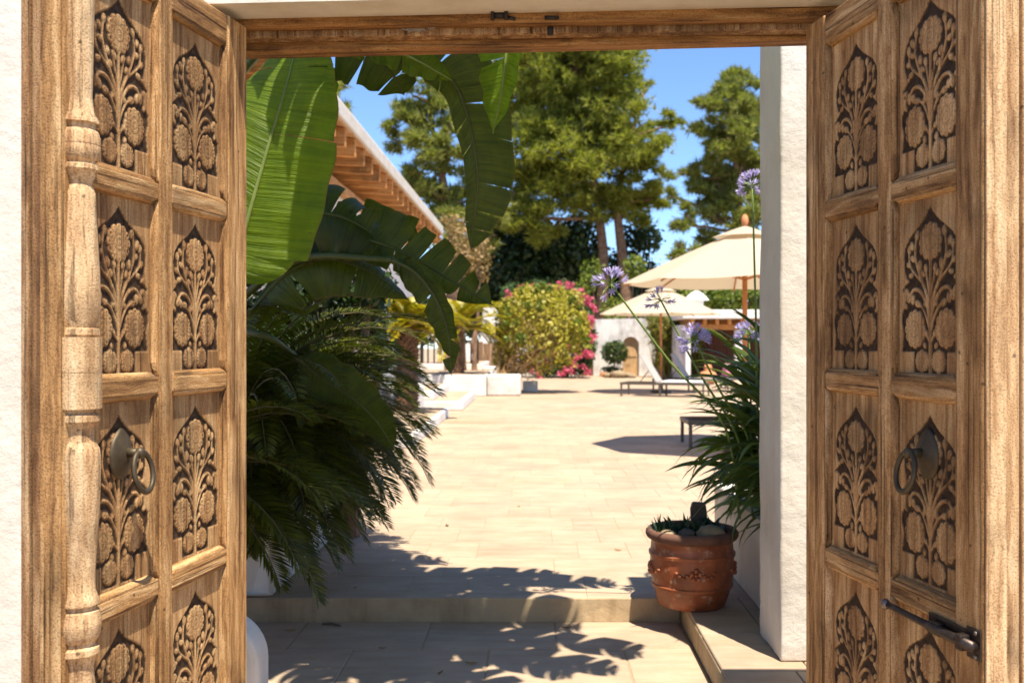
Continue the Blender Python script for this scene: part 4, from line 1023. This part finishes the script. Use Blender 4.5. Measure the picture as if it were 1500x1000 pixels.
def small_cycad(px, py, Z, zb, label, seed, n=34, L=0.95, tr=0.33):
    c = P(px, py, Z); r = random.Random(seed)
    t = thing('cycad', label, 'plant', (c.x, Z, zb), 'sunlit yellow cycads by the side terrace')
    tk = MB().lathe([(tr*0.8, 0), (tr*0.86, 0.15), (tr*0.84, (c.z - zb)*0.6), (tr*0.7, c.z - zb), (0.1, c.z - zb + 0.08)], 14, (c.x, Z, zb)); H_ = c.z - zb
    for a in range(int(H_ / 0.055)):
        for b in range(13):
            q = 2*math.pi*(b + 0.5*(a % 2))/13 + r.uniform(-0.1, 0.1); z = zb + 0.055*a + r.uniform(-0.012, 0.012); d = Vector((math.cos(q), math.sin(q), 0)); e = Vector((-d.y, d.x, 0))
            p = Vector((c.x, Z, z)) + d*tr*0.78; o = p + d*tr*r.uniform(0.28, 0.42) + Vector((0, 0, 0.05))
            tk.add([p - e*0.03, p + e*0.03, p + Vector((0, 0, 0.06)), o], [(0, 1, 3), (1, 2, 3), (2, 0, 3)])
    tk.build('trunk', M['bark'], t, recalc=False)
    for i in range(n):
        el = r.uniform(-0.1, 1.15)
        add_frond(t, np.array([c.x, Z, c.z]), 2*math.pi*i/n*1.618*3 , el, L * r.uniform(0.85, 1.1), 1.1 + 0.5*el, seed*100 + i, 'cycad_lit', nl=34, ll=0.30, wd=0.045)
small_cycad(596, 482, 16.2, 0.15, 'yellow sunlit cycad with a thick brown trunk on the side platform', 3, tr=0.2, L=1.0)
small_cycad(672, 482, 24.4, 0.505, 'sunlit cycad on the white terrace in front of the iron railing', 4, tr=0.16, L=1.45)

# ------------------------------------------------------------------ leafy masses
def cloud(blobs, per_m2, size, r, aspect=0.55, shell=0.55, up=0.3):
    out = []
    for (c, rad) in blobs:
        c = np.array(c); rad = np.array(rad if hasattr(rad, '__len__') else (rad, rad, rad), float)
        n = max(8, int(per_m2 * 4 * math.pi * (rad.prod() ** (2/3))))
        d = r.normal(size=(n, 3)); d /= np.linalg.norm(d, axis=1, keepdims=True)
        rr = (shell + (1 - shell) * r.random(n) ** 0.6) * (1 + 0.10 * r.normal(size=n))
        p = c + d * rr[:, None] * rad
        nrm = d + 0.9 * r.normal(size=(n, 3)); nrm[:, 2] += up; nrm /= np.linalg.norm(nrm, axis=1, keepdims=True)
        a = np.cross(nrm, r.normal(size=(n, 3))); a /= np.linalg.norm(a, axis=1, keepdims=True); b = np.cross(nrm, a)
        s = size * (0.6 + 0.8 * r.random(n))[:, None]
        out.append(np.stack([p - a*s, p - b*s*aspect, p + a*s, p + b*s*aspect], 1))
    return np.concatenate(out)
def needles(blobs, per_m2, L, wd, nb, r, shell=0.35):
    out = []
    for (c, rad) in blobs:
        c = np.array(c); rad = np.array(rad if hasattr(rad, '__len__') else (rad, rad, rad), float)
        n = max(6, int(per_m2 * 4 * math.pi * (rad.prod() ** (2/3))))
        d = r.normal(size=(n, 3)); d /= np.linalg.norm(d, axis=1, keepdims=True)
        # carve irregular sub-clumps: keep only tufts near random clump centres
        k = max(6, int(n / 34)); cd = r.normal(size=(k, 3)); cd /= np.linalg.norm(cd, axis=1, keepdims=True)
        cr = shell + (1 - shell) * r.random(k) ** 0.5; cr *= 1 + 0.24 * r.normal(size=k)
        pick = r.integers(0, k, n)
        off = r.normal(size=(n, 3)) * np.array([0.17, 0.17, 0.085])
        p = c + (cd[pick] * cr[pick, None] + off) * rad
        ax = cd[pick] * 0.5 + off * 2.0 + 0.35 * r.normal(size=(n, 3)); ax[:, 2] += 0.55; ax /= np.linalg.norm(ax, axis=1, keepdims=True)
        for _ in range(nb):
            q = ax + 0.75 * r.normal(size=(n, 3)); q /= np.linalg.norm(q, axis=1, keepdims=True)
            w = np.cross(q, r.normal(size=(n, 3))); w /= np.linalg.norm(w, axis=1, keepdims=True)
            ln = (L * (0.7 + 0.6 * r.random(n)))[:, None]
            out.append(np.stack([p - w*wd, p + w*wd, p + q*ln], 1))
    return np.concatenate(out)
def px_blobs(lst, Z, r, dz=1.0, sq=1.0):
    out = []
    for (px, py, rp) in lst:
        z = Z + r.uniform(-dz, dz); rad = rp * 1.06 * z / F
        out.append((tuple(P(px, py, z)), (rad, rad * 1.0, rad * sq)))
    return out
def limb(mb, a, b, r0, r1, r, n=7, wob=0.12):
    a = Vector(a); b = Vector(b); L = (b - a).length
    pts = [a.lerp(b, i/(n-1)) + (Vector((r.uniform(-1, 1), r.uniform(-1, 1), r.uniform(-0.6, 0.6))) * wob * L * 0.25 if 0 < i < n-1 else Vector()) for i in range(n)]
    mb.tube(pts, [r0 + (r1 - r0) * i/(n-1) for i in range(n)], 8)

def pine(label, Z, trunks, blobs, mat, seed, per=20, L=0.32, wd=0.028, nb=8, dz=1.6):
    r = np.random.default_rng(seed); rr = random.Random(seed)
    b0 = P(trunks[0][0][0], 550, Z); t = thing('pine_tree', label, 'tree', (b0.x, Z, 0.0), 'tall pines behind the garden')
    bl = px_blobs(blobs, Z, rr, dz)
    for tr in trunks:
        pts = [P(a, b, Z) for a, b in tr]; pts[0].z = -0.1
        w = MB(); n = 12; cp = catmull(pts, n)
        w.tube(cp, [0.32 - 0.28 * i/(n-1) for i in range(n)], 10)
        w.build('trunk', M['bark'], t, smooth=True)
    tops = [P(a, b, Z) for tr in trunks for a, b in tr[1:]]
    br = MB()
    for (c, rad) in bl:
        c = Vector(c); s = min(tops, key=lambda q: (q - c).length + max(0, q.z - c.z) * 1.5)
        limb(br, s, c, 0.10, 0.03, rr)
        for _ in range(3): limb(br, c.lerp(s, 0.3), c + Vector((rr.uniform(-1, 1)*rad[0], rr.uniform(-1, 1)*rad[1], rr.uniform(-0.6, 0.8)*rad[2]))*0.8, 0.035, 0.012, rr, 5)
    br.build('branches', M['bark'], t)
    cr = soup('crown', needles(bl, per, L, wd, nb, r), 3, M[mat], t); stuff(cr)
    return t

pine('broad bright pine crown on twin leaning trunks above the pink flowers', 46, [[(876, 550), (884, 400), (878, 320), (862, 220), (850, 100), (846, 20)], [(922, 550), (914, 400), (904, 300), (915, 240), (925, 200)]],
     [(846, 15, 75), (800, 55, 60), (890, 70, 52), (845, 105, 75), (772, 110, 45), (905, 130, 40), (800, 160, 55), (870, 175, 62), (780, 215, 50), (915, 200, 48), (950, 195, 26), (975, 187, 16), (948, 120, 10),
      (840, 235, 58), (890, 265, 50), (790, 275, 48), (945, 245, 34), (850, 290, 45), (920, 300, 34), (765, 320, 30), (800, 318, 34), (960, 290, 24), (745, 180, 30), (740, 250, 28)], 'pine', 1, per=32)
pine('right-hand dark pine with open branches standing behind the parasols', 44, [[(1084, 550), (1080, 400), (1084, 340), (1080, 260), (1074, 200), (1070, 165)]],
     [(1062, 112, 24), (1090, 130, 28), (1044, 150, 20), (1082, 165, 34), (1108, 160, 30), (1030, 190, 14), (1062, 150, 30), (1050, 185, 26), (1090, 190, 34), (1076, 240, 34), (1064, 285, 32), (1060, 205, 34), (1100, 215, 36), (1030, 245, 18), (1010, 262, 18), (1055, 262, 30), (1095, 270, 36), (1025, 300, 30),
      (1068, 315, 36), (1000, 330, 22), (1105, 320, 34), (1000, 368, 20), (1035, 355, 24), (985, 285, 12)], 'pine_b', 2, per=28)
pine('left-hand grey green pine standing behind the plastered eave', 40, [[(668, 550), (664, 400), (655, 300), (640, 220), (625, 150)]],
     [(605, 140, 24), (590, 172, 30), (630, 160, 34), (655, 130, 26), (575, 205, 16), (620, 210, 34), (660, 195, 36), (690, 160, 30), (600, 250, 24), (645, 250, 36), (690, 235, 36), (640, 300, 36), (690, 295, 40), (720, 330, 34), (720, 220, 30), (650, 340, 34), (700, 350, 34)], 'pine_b', 3, per=30)
pine('distant pine whose top peeks over the white eave', 38, [[(488, 550), (490, 300), (494, 150)]], [(494, 125, 14), (482, 150, 24), (500, 165, 20), (470, 190, 34), (520, 235, 12)], 'pine', 4, per=18)

r5 = np.random.default_rng(5); q5 = random.Random(5)
def mass(name, label, cat, Z, blobs, mat, size, per, group=None, dz=0.8, trunk=True, shell=0.55, sq=1.0):
    bl = px_blobs(blobs, Z, q5, dz, sq); lowz = 0.0
    c0 = P(blobs[0][0], 540, Z); t = thing(name, label, cat, (c0.x, Z, lowz), group)
    if trunk:
        w = MB()
        for (c, rad) in bl:
            limb(w, (c[0] * 0.7 + c0.x * 0.3, Z, 0.0), (c[0], c[1], c[2]), 0.07, 0.02, q5, 6)
        w.build('trunk', M['bark'], t)
    cr = soup('crown', cloud(bl, per, size, r5, shell=shell), 4, M[mat], t); stuff(cr)
    return t
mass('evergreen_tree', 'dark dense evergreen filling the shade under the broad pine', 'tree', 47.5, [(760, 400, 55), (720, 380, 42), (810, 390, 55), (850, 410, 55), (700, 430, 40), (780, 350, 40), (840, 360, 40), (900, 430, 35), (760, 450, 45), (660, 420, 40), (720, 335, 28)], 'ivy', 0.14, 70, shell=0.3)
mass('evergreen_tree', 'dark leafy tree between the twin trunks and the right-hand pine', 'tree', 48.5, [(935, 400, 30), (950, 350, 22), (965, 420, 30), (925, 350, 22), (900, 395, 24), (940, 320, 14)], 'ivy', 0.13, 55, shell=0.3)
mass('light_shrub', 'bright green shrub in front of the twin pine trunks', 'shrub', 43, [(868, 395, 16), (930, 392, 18), (850, 440, 22), (900, 455, 20), (860, 415, 14)], 'shrub', 0.10, 60)
mass('light_shrub', 'yellow green shrubs rising behind the white pavilion roof', 'shrub', 40, [(1030, 435, 24), (1065, 440, 24), (1100, 435, 26), (1000, 445, 20), (1135, 430, 30), (1170, 440, 30), (970, 440, 20)], 'shrub', 0.11, 60)
mass('hedge', 'far tree belt closing the view beyond the pines', 'hedge', 62, [(560, 440, 50), (620, 450, 50), (690, 450, 50), (1000, 460, 40), (1050, 420, 40), (1100, 400, 45), (1160, 420, 60), (500, 430, 60), (850, 450, 60), (930, 450, 50), (760, 460, 50), (1010, 410, 22)], 'ivy', 0.22, 26, trunk=True)
mass('tamarisk', 'dry tan feathery shrub at the end of the eave', 'shrub', 27, [(682, 345, 26), (662, 330, 18), (700, 370, 24), (672, 380, 26), (700, 400, 18), (650, 365, 20), (640, 400, 24)], 'tan', 0.05, 130, shell=0.3)

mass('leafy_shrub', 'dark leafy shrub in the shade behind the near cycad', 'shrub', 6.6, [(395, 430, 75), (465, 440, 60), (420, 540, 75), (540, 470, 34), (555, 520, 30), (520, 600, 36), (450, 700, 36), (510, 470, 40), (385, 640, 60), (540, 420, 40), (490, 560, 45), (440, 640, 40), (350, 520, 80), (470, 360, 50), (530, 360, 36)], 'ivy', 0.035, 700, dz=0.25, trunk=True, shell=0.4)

# round clipped bush with pink oleander behind it
bu = thing('round_bush', 'round clipped yellow green bush on a white planter', 'bush', (P(795, 550, 25.0).x, 24.6, 0.5))
w = MB(); bc = P(793, 486, 25.0)
for i in range(26):
    a = q5.uniform(0, 6.28); e = bc + Vector((math.cos(a)*0.95, math.sin(a)*0.95, q5.uniform(-0.9, 0.5))); limb(w, (-0.75 + q5.uniform(-0.2, 0.2), 24.4, 0.5), e, 0.03, 0.008, q5, 6, 0.3)
w.build('trunk', M['twig'], bu)
stuff(soup('crown', cloud([(tuple(bc + Vector((0, 0, 0.04))), (1.13, 1.05, 1.02)), (tuple(P(760, 500, 25)), (0.62, 0.6, 0.75)), (tuple(P(825, 480, 25)), (0.62, 0.6, 0.7)), (tuple(P(790, 452, 24.9)), (0.8, 0.7, 0.5)), (tuple(P(838, 440, 25)), (0.3, 0.3, 0.25)), (tuple(P(742, 455, 25)), (0.3, 0.3, 0.3)), (tuple(P(770, 430, 25)), (0.3, 0.3, 0.22)), (tuple(P(815, 428, 25)), (0.22, 0.3, 0.2)), (tuple(P(735, 520, 25)), (0.25, 0.3, 0.35))], 150, 0.058, r5, 0.6, 0.82), 4, M['ball'], bu))
stuff(soup('dry_twigs', cloud([(tuple(P(772, 512, 24.8)), (0.82, 0.85, 0.75)), (tuple(P(745, 500, 24.9)), (0.40, 0.5, 0.9)), (tuple(P(785, 480, 24.6)), (0.6, 0.75, 0.6))], 130, 0.045, r5, 0.25, 0.85), 4, M['twig'], bu))
sh = []
for i in range(70):
    a, b = q5.uniform(0, 6.28), q5.uniform(-0.35, 1.5); d = Vector((math.cos(a)*math.cos(b), math.sin(a)*math.cos(b), math.sin(b)))
    for t in (1.0, 1.08, 1.15)[:q5.randint(1, 3)]: sh.append((tuple(bc + Vector((d.x*1.13, d.y*1.05, d.z*1.04))*t), q5.uniform(0.05, 0.11)))
stuff(soup('stray_shoots', cloud(sh, 260, 0.05, r5, 0.5, 0.2), 4, M['shrub'], bu))
ol = thing('oleander', 'pink flowering oleander growing behind the round bush', 'shrub', (P(830, 550, 35.5).x, 35.7, 0))
obl = [(tuple(P(825, 445, 35.5)), (0.85, 0.79, 0.79)), (tuple(P(848, 480, 35.5)), (0.55, 0.66, 0.92)), (tuple(P(835, 520, 35.5)), (0.86, 0.79, 0.81)), (tuple(P(790, 432, 35.5)), (0.92, 0.66, 0.52)), (tuple(P(800, 530, 35.5)), (0.92, 0.66, 0.59)), (tuple(P(858, 500, 35.5)), (0.40, 0.5, 0.95)), (tuple(P(752, 430, 35.5)), (0.46, 0.52, 0.39))]
w = MB()
for c, rad in obl: limb(w, (P(830, 550, 35.5).x, 35.7, 0), c, 0.05, 0.015, q5)
w.build('trunk', M['twig'], ol)
stuff(soup('crown', cloud(obl, 220, 0.09, r5, 0.3, 0.6), 4, M['oleander'], ol))
pk = []
for (px, py, n) in ((848, 430, 5), (860, 440, 6), (852, 452, 5), (818, 418, 5), (800, 420, 4), (762, 424, 3), (745, 432, 4), (858, 465, 4), (860, 490, 5), (850, 505, 4), (832, 505, 3), (812, 515, 4), (840, 530, 4), (822, 545, 3), (835, 418, 4),
                    (868, 450, 5), (866, 470, 5), (868, 495, 5), (862, 520, 5), (858, 540, 4), (850, 440, 5), (845, 425, 4), (775, 538, 3), (790, 548, 3), (800, 528, 2), (845, 520, 3), (862, 480, 3), (838, 540, 3), (855, 515, 3), (780, 420, 3)):
    for _ in range(n):
        c = P(px + q5.uniform(-6, 6), py + q5.uniform(-5, 5), 34.6 + q5.uniform(-0.1, 0.1)); pk.append((tuple(c), 0.10))
stuff(soup('blossom', cloud(pk, 140, 0.05, r5, 0.8, 0.5), 4, M['pink'], ol))

# ------------------------------------------------------------------ far garden wall, arched door, topiary, pavilion
WY = 37.5; k_ = WY / F
def wx(px): return (px - CX) * k_
def wz(py): return CH + (CY - py) * k_
gw = thing('garden_wall', 'old streaked white garden wall with an arched doorway', 'wall', (wx(900), WY, 0))
ax0, ax1 = wx(912), wx(936); arc = [( (ax0+ax1)/2 + (ax1-ax0)/2*math.cos(a), wz(505) + (ax1-ax0)/2*math.sin(a)) for a in np.linspace(0, math.pi, 13)]
poly = [(wx(650), 0), (wx(650), 1.2), (wx(861), 1.25), (wx(861), wz(468)), (wx(946), wz(466)), (wx(946), wz(470)), (wx(990), wz(470)), (wx(990), 0), (ax1, 0)] + arc + [(ax0, 0)]
MB().prism(poly[::-1], 'y', WY, WY + 0.45).build('wall', M['stucco_far'], gw)
ad = thing('arched_door', 'small pale wooden door set in the arch of the garden wall', 'door', ((ax0+ax1)/2, WY + 0.12, 0))
arc2 = [(ax1 - 0.012, 0.0)] + [((ax0+ax1)/2 + ((ax1-ax0)/2 - 0.012)*math.cos(a), wz(505) + ((ax1-ax0)/2 - 0.012)*math.sin(a)) for a in np.linspace(0, math.pi, 13)] + [(ax0 + 0.012, 0.0)]
MB().prism(arc2, 'y', WY + 0.14, WY + 0.19).build('door_panel', M['door_far'], ad)
MB().box(ax0 + 0.02, ax1 - 0.02, WY + 0.115, WY + 0.139, 0.72, 0.82).build('cross_rail', M['door_far'], ad)
for xx in (ax0 + 0.02, ax1 - 0.09): MB().box(xx, xx + 0.07, WY + 0.12, WY + 0.139, 0.01, 0.70).build('stile', M['door_far'], ad)
pd = thing('plank_door', 'reddish brown plank door at the end of the garden wall', 'door', (wx(860), WY - 0.1, 0))
for i in range(4):
    x0 = wx(848) + i * 0.135; MB().box(x0 + 0.004, x0 + 0.131, WY - 0.1, WY - 0.04, 0.0, wz(489)).build('plank', M['dark_wood'], pd)
tp = thing('topiary', 'clipped ball topiary in a clay trough before the garden wall', 'topiary', (wx(895), WY - 0.9, 0))
MB().tube([(wx(897), WY - 0.9, 0.2), (wx(897), WY - 0.9, 0.9)], 0.03, 6).build('trunk', M['bark'], tp)
stuff(soup('crown', cloud([((wx(898), WY - 0.9, wz(515)), (0.47, 0.45, 0.42))], 420, 0.07, r5, 0.5, 0.7), 4, M['topiary'], tp))
stuff(soup('undergrowth', cloud([((wx(893), WY - 0.9, wz(540)), (0.38, 0.2, 0.14))], 400, 0.06, r5, 0.4, 0.3), 4, M['topiary'], tp))
MB().box(wx(877), wx(908), WY - 1.1, WY - 0.7, 0.001, 0.16).build('clay_trough', M['orange_box'], tp, bevel=0.02)
for i, (px, s, lab) in enumerate(((890, 0.16, 'flat pale stone lying left of the pile by the clay trough'), (905, 0.24, 'biggest rounded stone of the pile by the clay trough'), (917, 0.18, 'small stone of the pile nearest the arched door'), (925, 0.12, 'smallest stone lying before the arched door'))):
    o = MB().ellipsoid((0, 0, 0), (s * 1.3, s, s * 0.62), 10, 6, jit=0.08).build('rock', M['rock'], smooth=True); o.location = (wx(px) * 0.95, WY - 2.0 - 0.2 * (i % 2), s * 0.5); tag(o, lab, 'stone')

bb = thing('bamboo_clump', 'yellow green bamboo clump between the arched door and the pavilion', 'bamboo', (wx(978), WY - 1.6, 0))
w = MB()
for i in range(34):
    x = wx(q5.uniform(950, 1006)); e = (x + q5.uniform(-0.3, 0.3), WY - 1.6 + q5.uniform(-0.5, 0.5), q5.uniform(1.2, 2.3)); w.tube([(x, WY - 1.6 + q5.uniform(-0.3, 0.3), 0), (x * 0.5 + e[0] * 0.5, e[1], e[2] * 0.5), e], [0.022, 0.018, 0.006], 5)
w.build('cane', M['bamboo'], bb)
stuff(soup('crown', cloud([((wx(960), WY - 1.6, 1.75), (0.5, 0.5, 0.6)), ((wx(985), WY - 1.6, 1.55), (0.6, 0.5, 0.75)), ((wx(1003), WY - 1.6, 1.0), (0.45, 0.4, 0.8)), ((wx(965), WY - 1.6, 0.8), (0.4, 0.4, 0.7))], 230, 0.16, r5, 0.18, 0.2, up=-0.2), 4, M['bamboo'], bb))

PV = 33.0; kp = PV / F
def vx(px): return (px - CX) * kp
def vz(py): return CH + (CY - py) * kp
pv = thing('pavilion', 'low white-roofed pavilion with rafter ends and a dark open interior', 'pavilion', (vx(1060), PV, 0))
MB().box(vx(998), vx(1320), PV - 0.25, PV + 4.2, vz(467), vz(454)).build('roof', M['white'], pv, bevel=0.03)
for i in range(14):
    x = vx(1012 + i * 18); MB().box(x, x + 0.10, PV - 0.12, PV + 4.0, vz(475), vz(467.3)).build('rafter', M['rafter'], pv)
MB().box(vx(1006), vx(1320), PV + 0.1, PV + 0.26, vz(483), vz(475.2)).build('beam', M['rafter'], pv)
for a, b in ((1078, 1089), (1200, 1212), (1005, 1012)): MB().box(vx(a), vx(b), PV + 0.06, PV + 0.32, 0.001, vz(483.2)).build('column', M['white'], pv)
MB().box(vx(1000), vx(1320), PV + 3.6, PV + 3.9, 0.001, vz(475.5)).build('back_wall', M['dark_wood'], pv)
MB().box(vx(1000), vx(1010), PV + 0.4, PV + 3.6, 0.001, vz(475.5)).build('side_wall', M['stucco_far'], pv)
cm = thing('roof_lantern', 'small white domed chimney lantern above the pavilion roof', 'chimney', (vx(1020), PV + 2.2, vz(454)))
cc = P(1020, 440, PV + 2.2)
MB().box(cc.x - 0.22, cc.x + 0.22, PV + 2.0, PV + 2.4, vz(454) + 0.001, cc.z).build('shaft', M['white'], cm)
MB().lathe([(0.46, 0), (0.40, 0.07), (0.26, 0.22), (0.10, 0.32), (0.0, 0.35)], 14, (cc.x, PV + 2.2, cc.z + 0.001)).build('cap', M['white'], cm, smooth=True)

# ------------------------------------------------------------------ parasols
def parasol(label, apex, rim_py, half_px, Z, rot, n=8):
    A = P(*apex, Z); R0 = half_px * Z / F; zr = CH + (CY - rim_py) * Z / F; H = A.z - zr
    t = thing('parasol', label, 'parasol', (A.x, Z, 0), 'cream parasols on the terrace')
    mb = MB(); vs = []; rings = 7
    for i in range(rings + 1):
        f = 0.02 + 0.98 * i / rings
        for j in range(n * 4):
            q = rot + 2*math.pi*j/(n*4); ph = (j % 4) / 4; sag = math.sin(ph * math.pi)
            c = 1 - (1 - math.cos(math.pi/n)) * sag
            vs.append((A.x + R0*f*c*math.cos(q), Z + R0*f*c*math.sin(q), A.z - H*(f ** 1.12) - 0.02*f*sag))
    m = n*4; fs = [(i*m+j, i*m+(j+1) % m, (i+1)*m+(j+1) % m, (i+1)*m+j) for i in range(rings) for j in range(m)]
    mb.add(vs, fs); cv = mb.build('canopy', M['canvas'], t, smooth=False, recalc=False)
    cp = MB(); vs = []
    for i in range(4):
        f = 0.015 + 0.25 * i / 3
        for j in range(n):
            q = rot + 2*math.pi*j/n; vs.append((A.x + R0*f*math.cos(q), Z + R0*f*math.sin(q), A.z + 0.05 - H*(f ** 1.12)*0.95 ))
    cp.add(vs, [(i*n+j, i*n+(j+1) % n, (i+1)*n+(j+1) % n, (i+1)*n+j) for i in range(3) for j in range(n)]); cp.build('top_cap', M['canvas'], t, recalc=False)
    MB().tube([(A.x, Z, 0.002), (A.x, Z, A.z + 0.02)], 0.030, 12).build('pole', M['pole'], t, smooth=True)
    MB().lathe([(0.0, 0.16), (0.03, 0.14), (0.045, 0.08), (0.035, 0.03), (0.02, 0.0)], 12, (A.x, Z, A.z + 0.03)).build('finial', M['orange_box'], t, smooth=True)
    MB().lathe([(0.0, 0.0), (0.26, 0.0), (0.26, 0.06), (0.06, 0.10), (0.05, 0.35), (0.032, 0.36)], 20, (A.x, Z, 0.002)).build('base', M['frame_dk'], t, smooth=False)
    for j in range(n):
        q = rot + 2*math.pi*j/n; d = Vector((math.cos(q), math.sin(q), 0))
        p0 = Vector((A.x, Z, A.z - 0.06)); p1 = Vector((A.x, Z, zr - 0.03)) + d * R0 * 0.985; pm = Vector((A.x, Z, A.z - H*0.52 - 0.035)) + d*R0*0.55
        rb = MB().tube([p0, pm, p1], 0.012, 6).build('rib', M['pole'], t)
        MB().tube([Vector((A.x, Z, zr - 0.12 + 0.25*H)), pm], 0.011, 6).build('strut', M['pole'], rb)
    return t
parasol('large cream parasol shading the nearer sun lounger', (1091, 337), 414, 178, 11.7, R(180 - 6))
parasol('smaller cream parasol standing over the far sun loungers', (968, 421), 460, 90, 25.0, R(180 + 3))

# ------------------------------------------------------------------ sun loungers
def lounger(label, x, yc, headleft=True, back=58, length=2.0, rot=-0.35):
    t = thing('sun_lounger', label, 'sun lounger', (x + length/2, yc, 0), 'sun loungers on the terrace')
    h = 0.33; w = 0.34
    for s in (-1, 1): MB().box(x, x + length, yc + s*w - 0.02, yc + s*w + 0.02, h - 0.055, h).build('side_rail', M['frame_dk'], t)
    for xx in (x + 0.021, x + length - 0.021): MB().box(xx - 0.02, xx + 0.02, yc - w + 0.021, yc + w - 0.021, h - 0.052, h - 0.003).build('end_rail', M['frame_dk'], t)
    for xx in (x + 0.03, x + length*0.48, x + length - 0.03):
        for s in (-1, 1): MB().box(xx - 0.02, xx + 0.02, yc + s*w - 0.018, yc + s*w + 0.018, 0.001, h - 0.0555).build('leg', M['frame_dk'], t)
    hx = x + 0.86
    MB().box(hx, x + length - 0.045, yc - w + 0.0215, yc + w - 0.0215, h - 0.012, h + 0.004).build('seat', M['sling'], t)
    a = R(back); L = 0.74; bx, bz = hx - L*math.cos(a), h + L*math.sin(a); nx, nz = 0.014*math.sin(a), 0.014*math.cos(a)
    MB().prism([(hx, h + 0.005), (hx + nx, h + nz + 0.005), (bx + nx, bz + nz), (bx, bz)], 'y', yc - w + 0.02, yc + w - 0.02).build('backrest', M['sling'], t)
    t.rotation_euler[2] = rot
    MB().tube([(hx - 0.40*math.cos(a), yc, h + 0.40*math.sin(a) - 0.01), (hx - 0.48, yc, h - 0.03)], 0.012, 6).build('prop', M['frame_dk'], t)
    return t
lounger('front sun lounger with raised grey back and white towel on its seat', (913 - CX) * 23.3 / F, 23.5)
lounger('rear sun lounger with raised grey back beside the parasol pole', (960 - CX) * 25.8 / F, 26.0)
lounger('nearer sun lounger standing in the large parasol shade', (1008 - CX) * 12.1 / F, 12.45, back=20, rot=0.0)
tw = MB(); x0 = (913 - CX) * 23.3 / F
tw.box(0.0, 0.85, -0.36, 0.36, 0.336, 0.37)
two = tw.build('towel', M['towel'], bevel=0.015, seg=3); two.location = (x0 + 1.0, 23.5, 0); two.rotation_euler[2] = -0.35
tag(two, 'white towel spread on the front sun lounger', 'towel')
cq = P(1078, 548, 27.5)
cu = MB().prism([(-0.35, 0.0), (0.3, 0.0), (0.05, 0.28), (-0.30, 0.34)], 'y', -0.3, 0.3).build('cushion', M['cushion'], bevel=0.05, seg=3); cu.location = (cq.x, 27.5, 0.345)
tag(cu, 'pink cushion on the daybed beyond the far parasol', 'cushion')
db = thing('daybed', 'low dark daybed carrying the pink cushion', 'daybed', (cq.x, 27.5, 0))
MB().box(cq.x - 0.4, cq.x + 1.6, 27.1, 27.9, 0.24, 0.342).build('platform', M['frame_dk'], db, bevel=0.02)
for xx in (cq.x - 0.35, cq.x + 1.5):
    for yy2 in (27.15, 27.85): MB().box(xx - 0.03, xx + 0.03, yy2 - 0.03, yy2 + 0.03, 0.001, 0.24).build('leg', M['frame_dk'], db)
jx = P(1037, 550, 30).x
jar = MB().lathe([(0.0, 0.0), (0.16, 0.0), (0.27, 0.12), (0.29, 0.24), (0.22, 0.36), (0.10, 0.42), (0.13, 0.48), (0.11, 0.56), (0.04, 0.63), (0.0, 0.64)], 20, (0, 0, 0)).build('clay_jar', M['orange_box'], smooth=True)
jar.location = (jx, 30.0, 0.001); tag(jar, 'lidded orange clay jar standing before the pavilion', 'jar')

# ------------------------------------------------------------------ fallen leaves and a twig on the paving
def at_floor(px, py, z):
    Z = (CH - z) * F / (py - CY); return ((px - CX) * Z / F, Z, z + 0.003)
for i, (px, py, z) in enumerate(((425, 924, LOW), (645, 986, LOW), (690, 972, LOW), (560, 950, LOW), (905, 806, 0), (655, 770, 0), (592, 700, 0), (760, 742, 0), (830, 920, LOW), (520, 862, 0))):
    a = rnd.uniform(0, 6.28); L_ = rnd.uniform(0.016, 0.030); m_ = MB(); vs = []
    for t, w in ((-1, 0.0005), (-0.4, 0.30), (0.2, 0.34), (1, 0.0005)):
        for sd in (-1, 0, 1): vs.append((t * L_, sd * w * L_, 0.004 * abs(sd) + 0.004 * t * t))
    m_.add(vs, [(r_*3+c_, r_*3+c_+1, (r_+1)*3+c_+1, (r_+1)*3+c_) for r_ in range(3) for c_ in range(2)])
    o = m_.build('fallen_leaf', M['twig'], recalc=False); o.location = at_floor(px, py, z); o.rotation_euler = (0, 0, a)
    if z < 0: tag(o, 'small dry brown leaf fallen on the entry floor below the step', 'leaf', 'fallen leaves on the entry floor')
    else: tag(o, 'small dry brown leaf fallen on the terrace paving above the step', 'leaf', 'fallen leaves on the terrace')
tg = MB().tube([(0, 0, 0.004), (0.05, -0.012, 0.008), (0.10, -0.035, 0.004)], [0.005, 0.007, 0.003], 6).build('twig', M['rock_d'], smooth=True)
tg.location = at_floor(472, 915, LOW); tag(tg, 'dark twig lying at the foot of the step', 'twig')
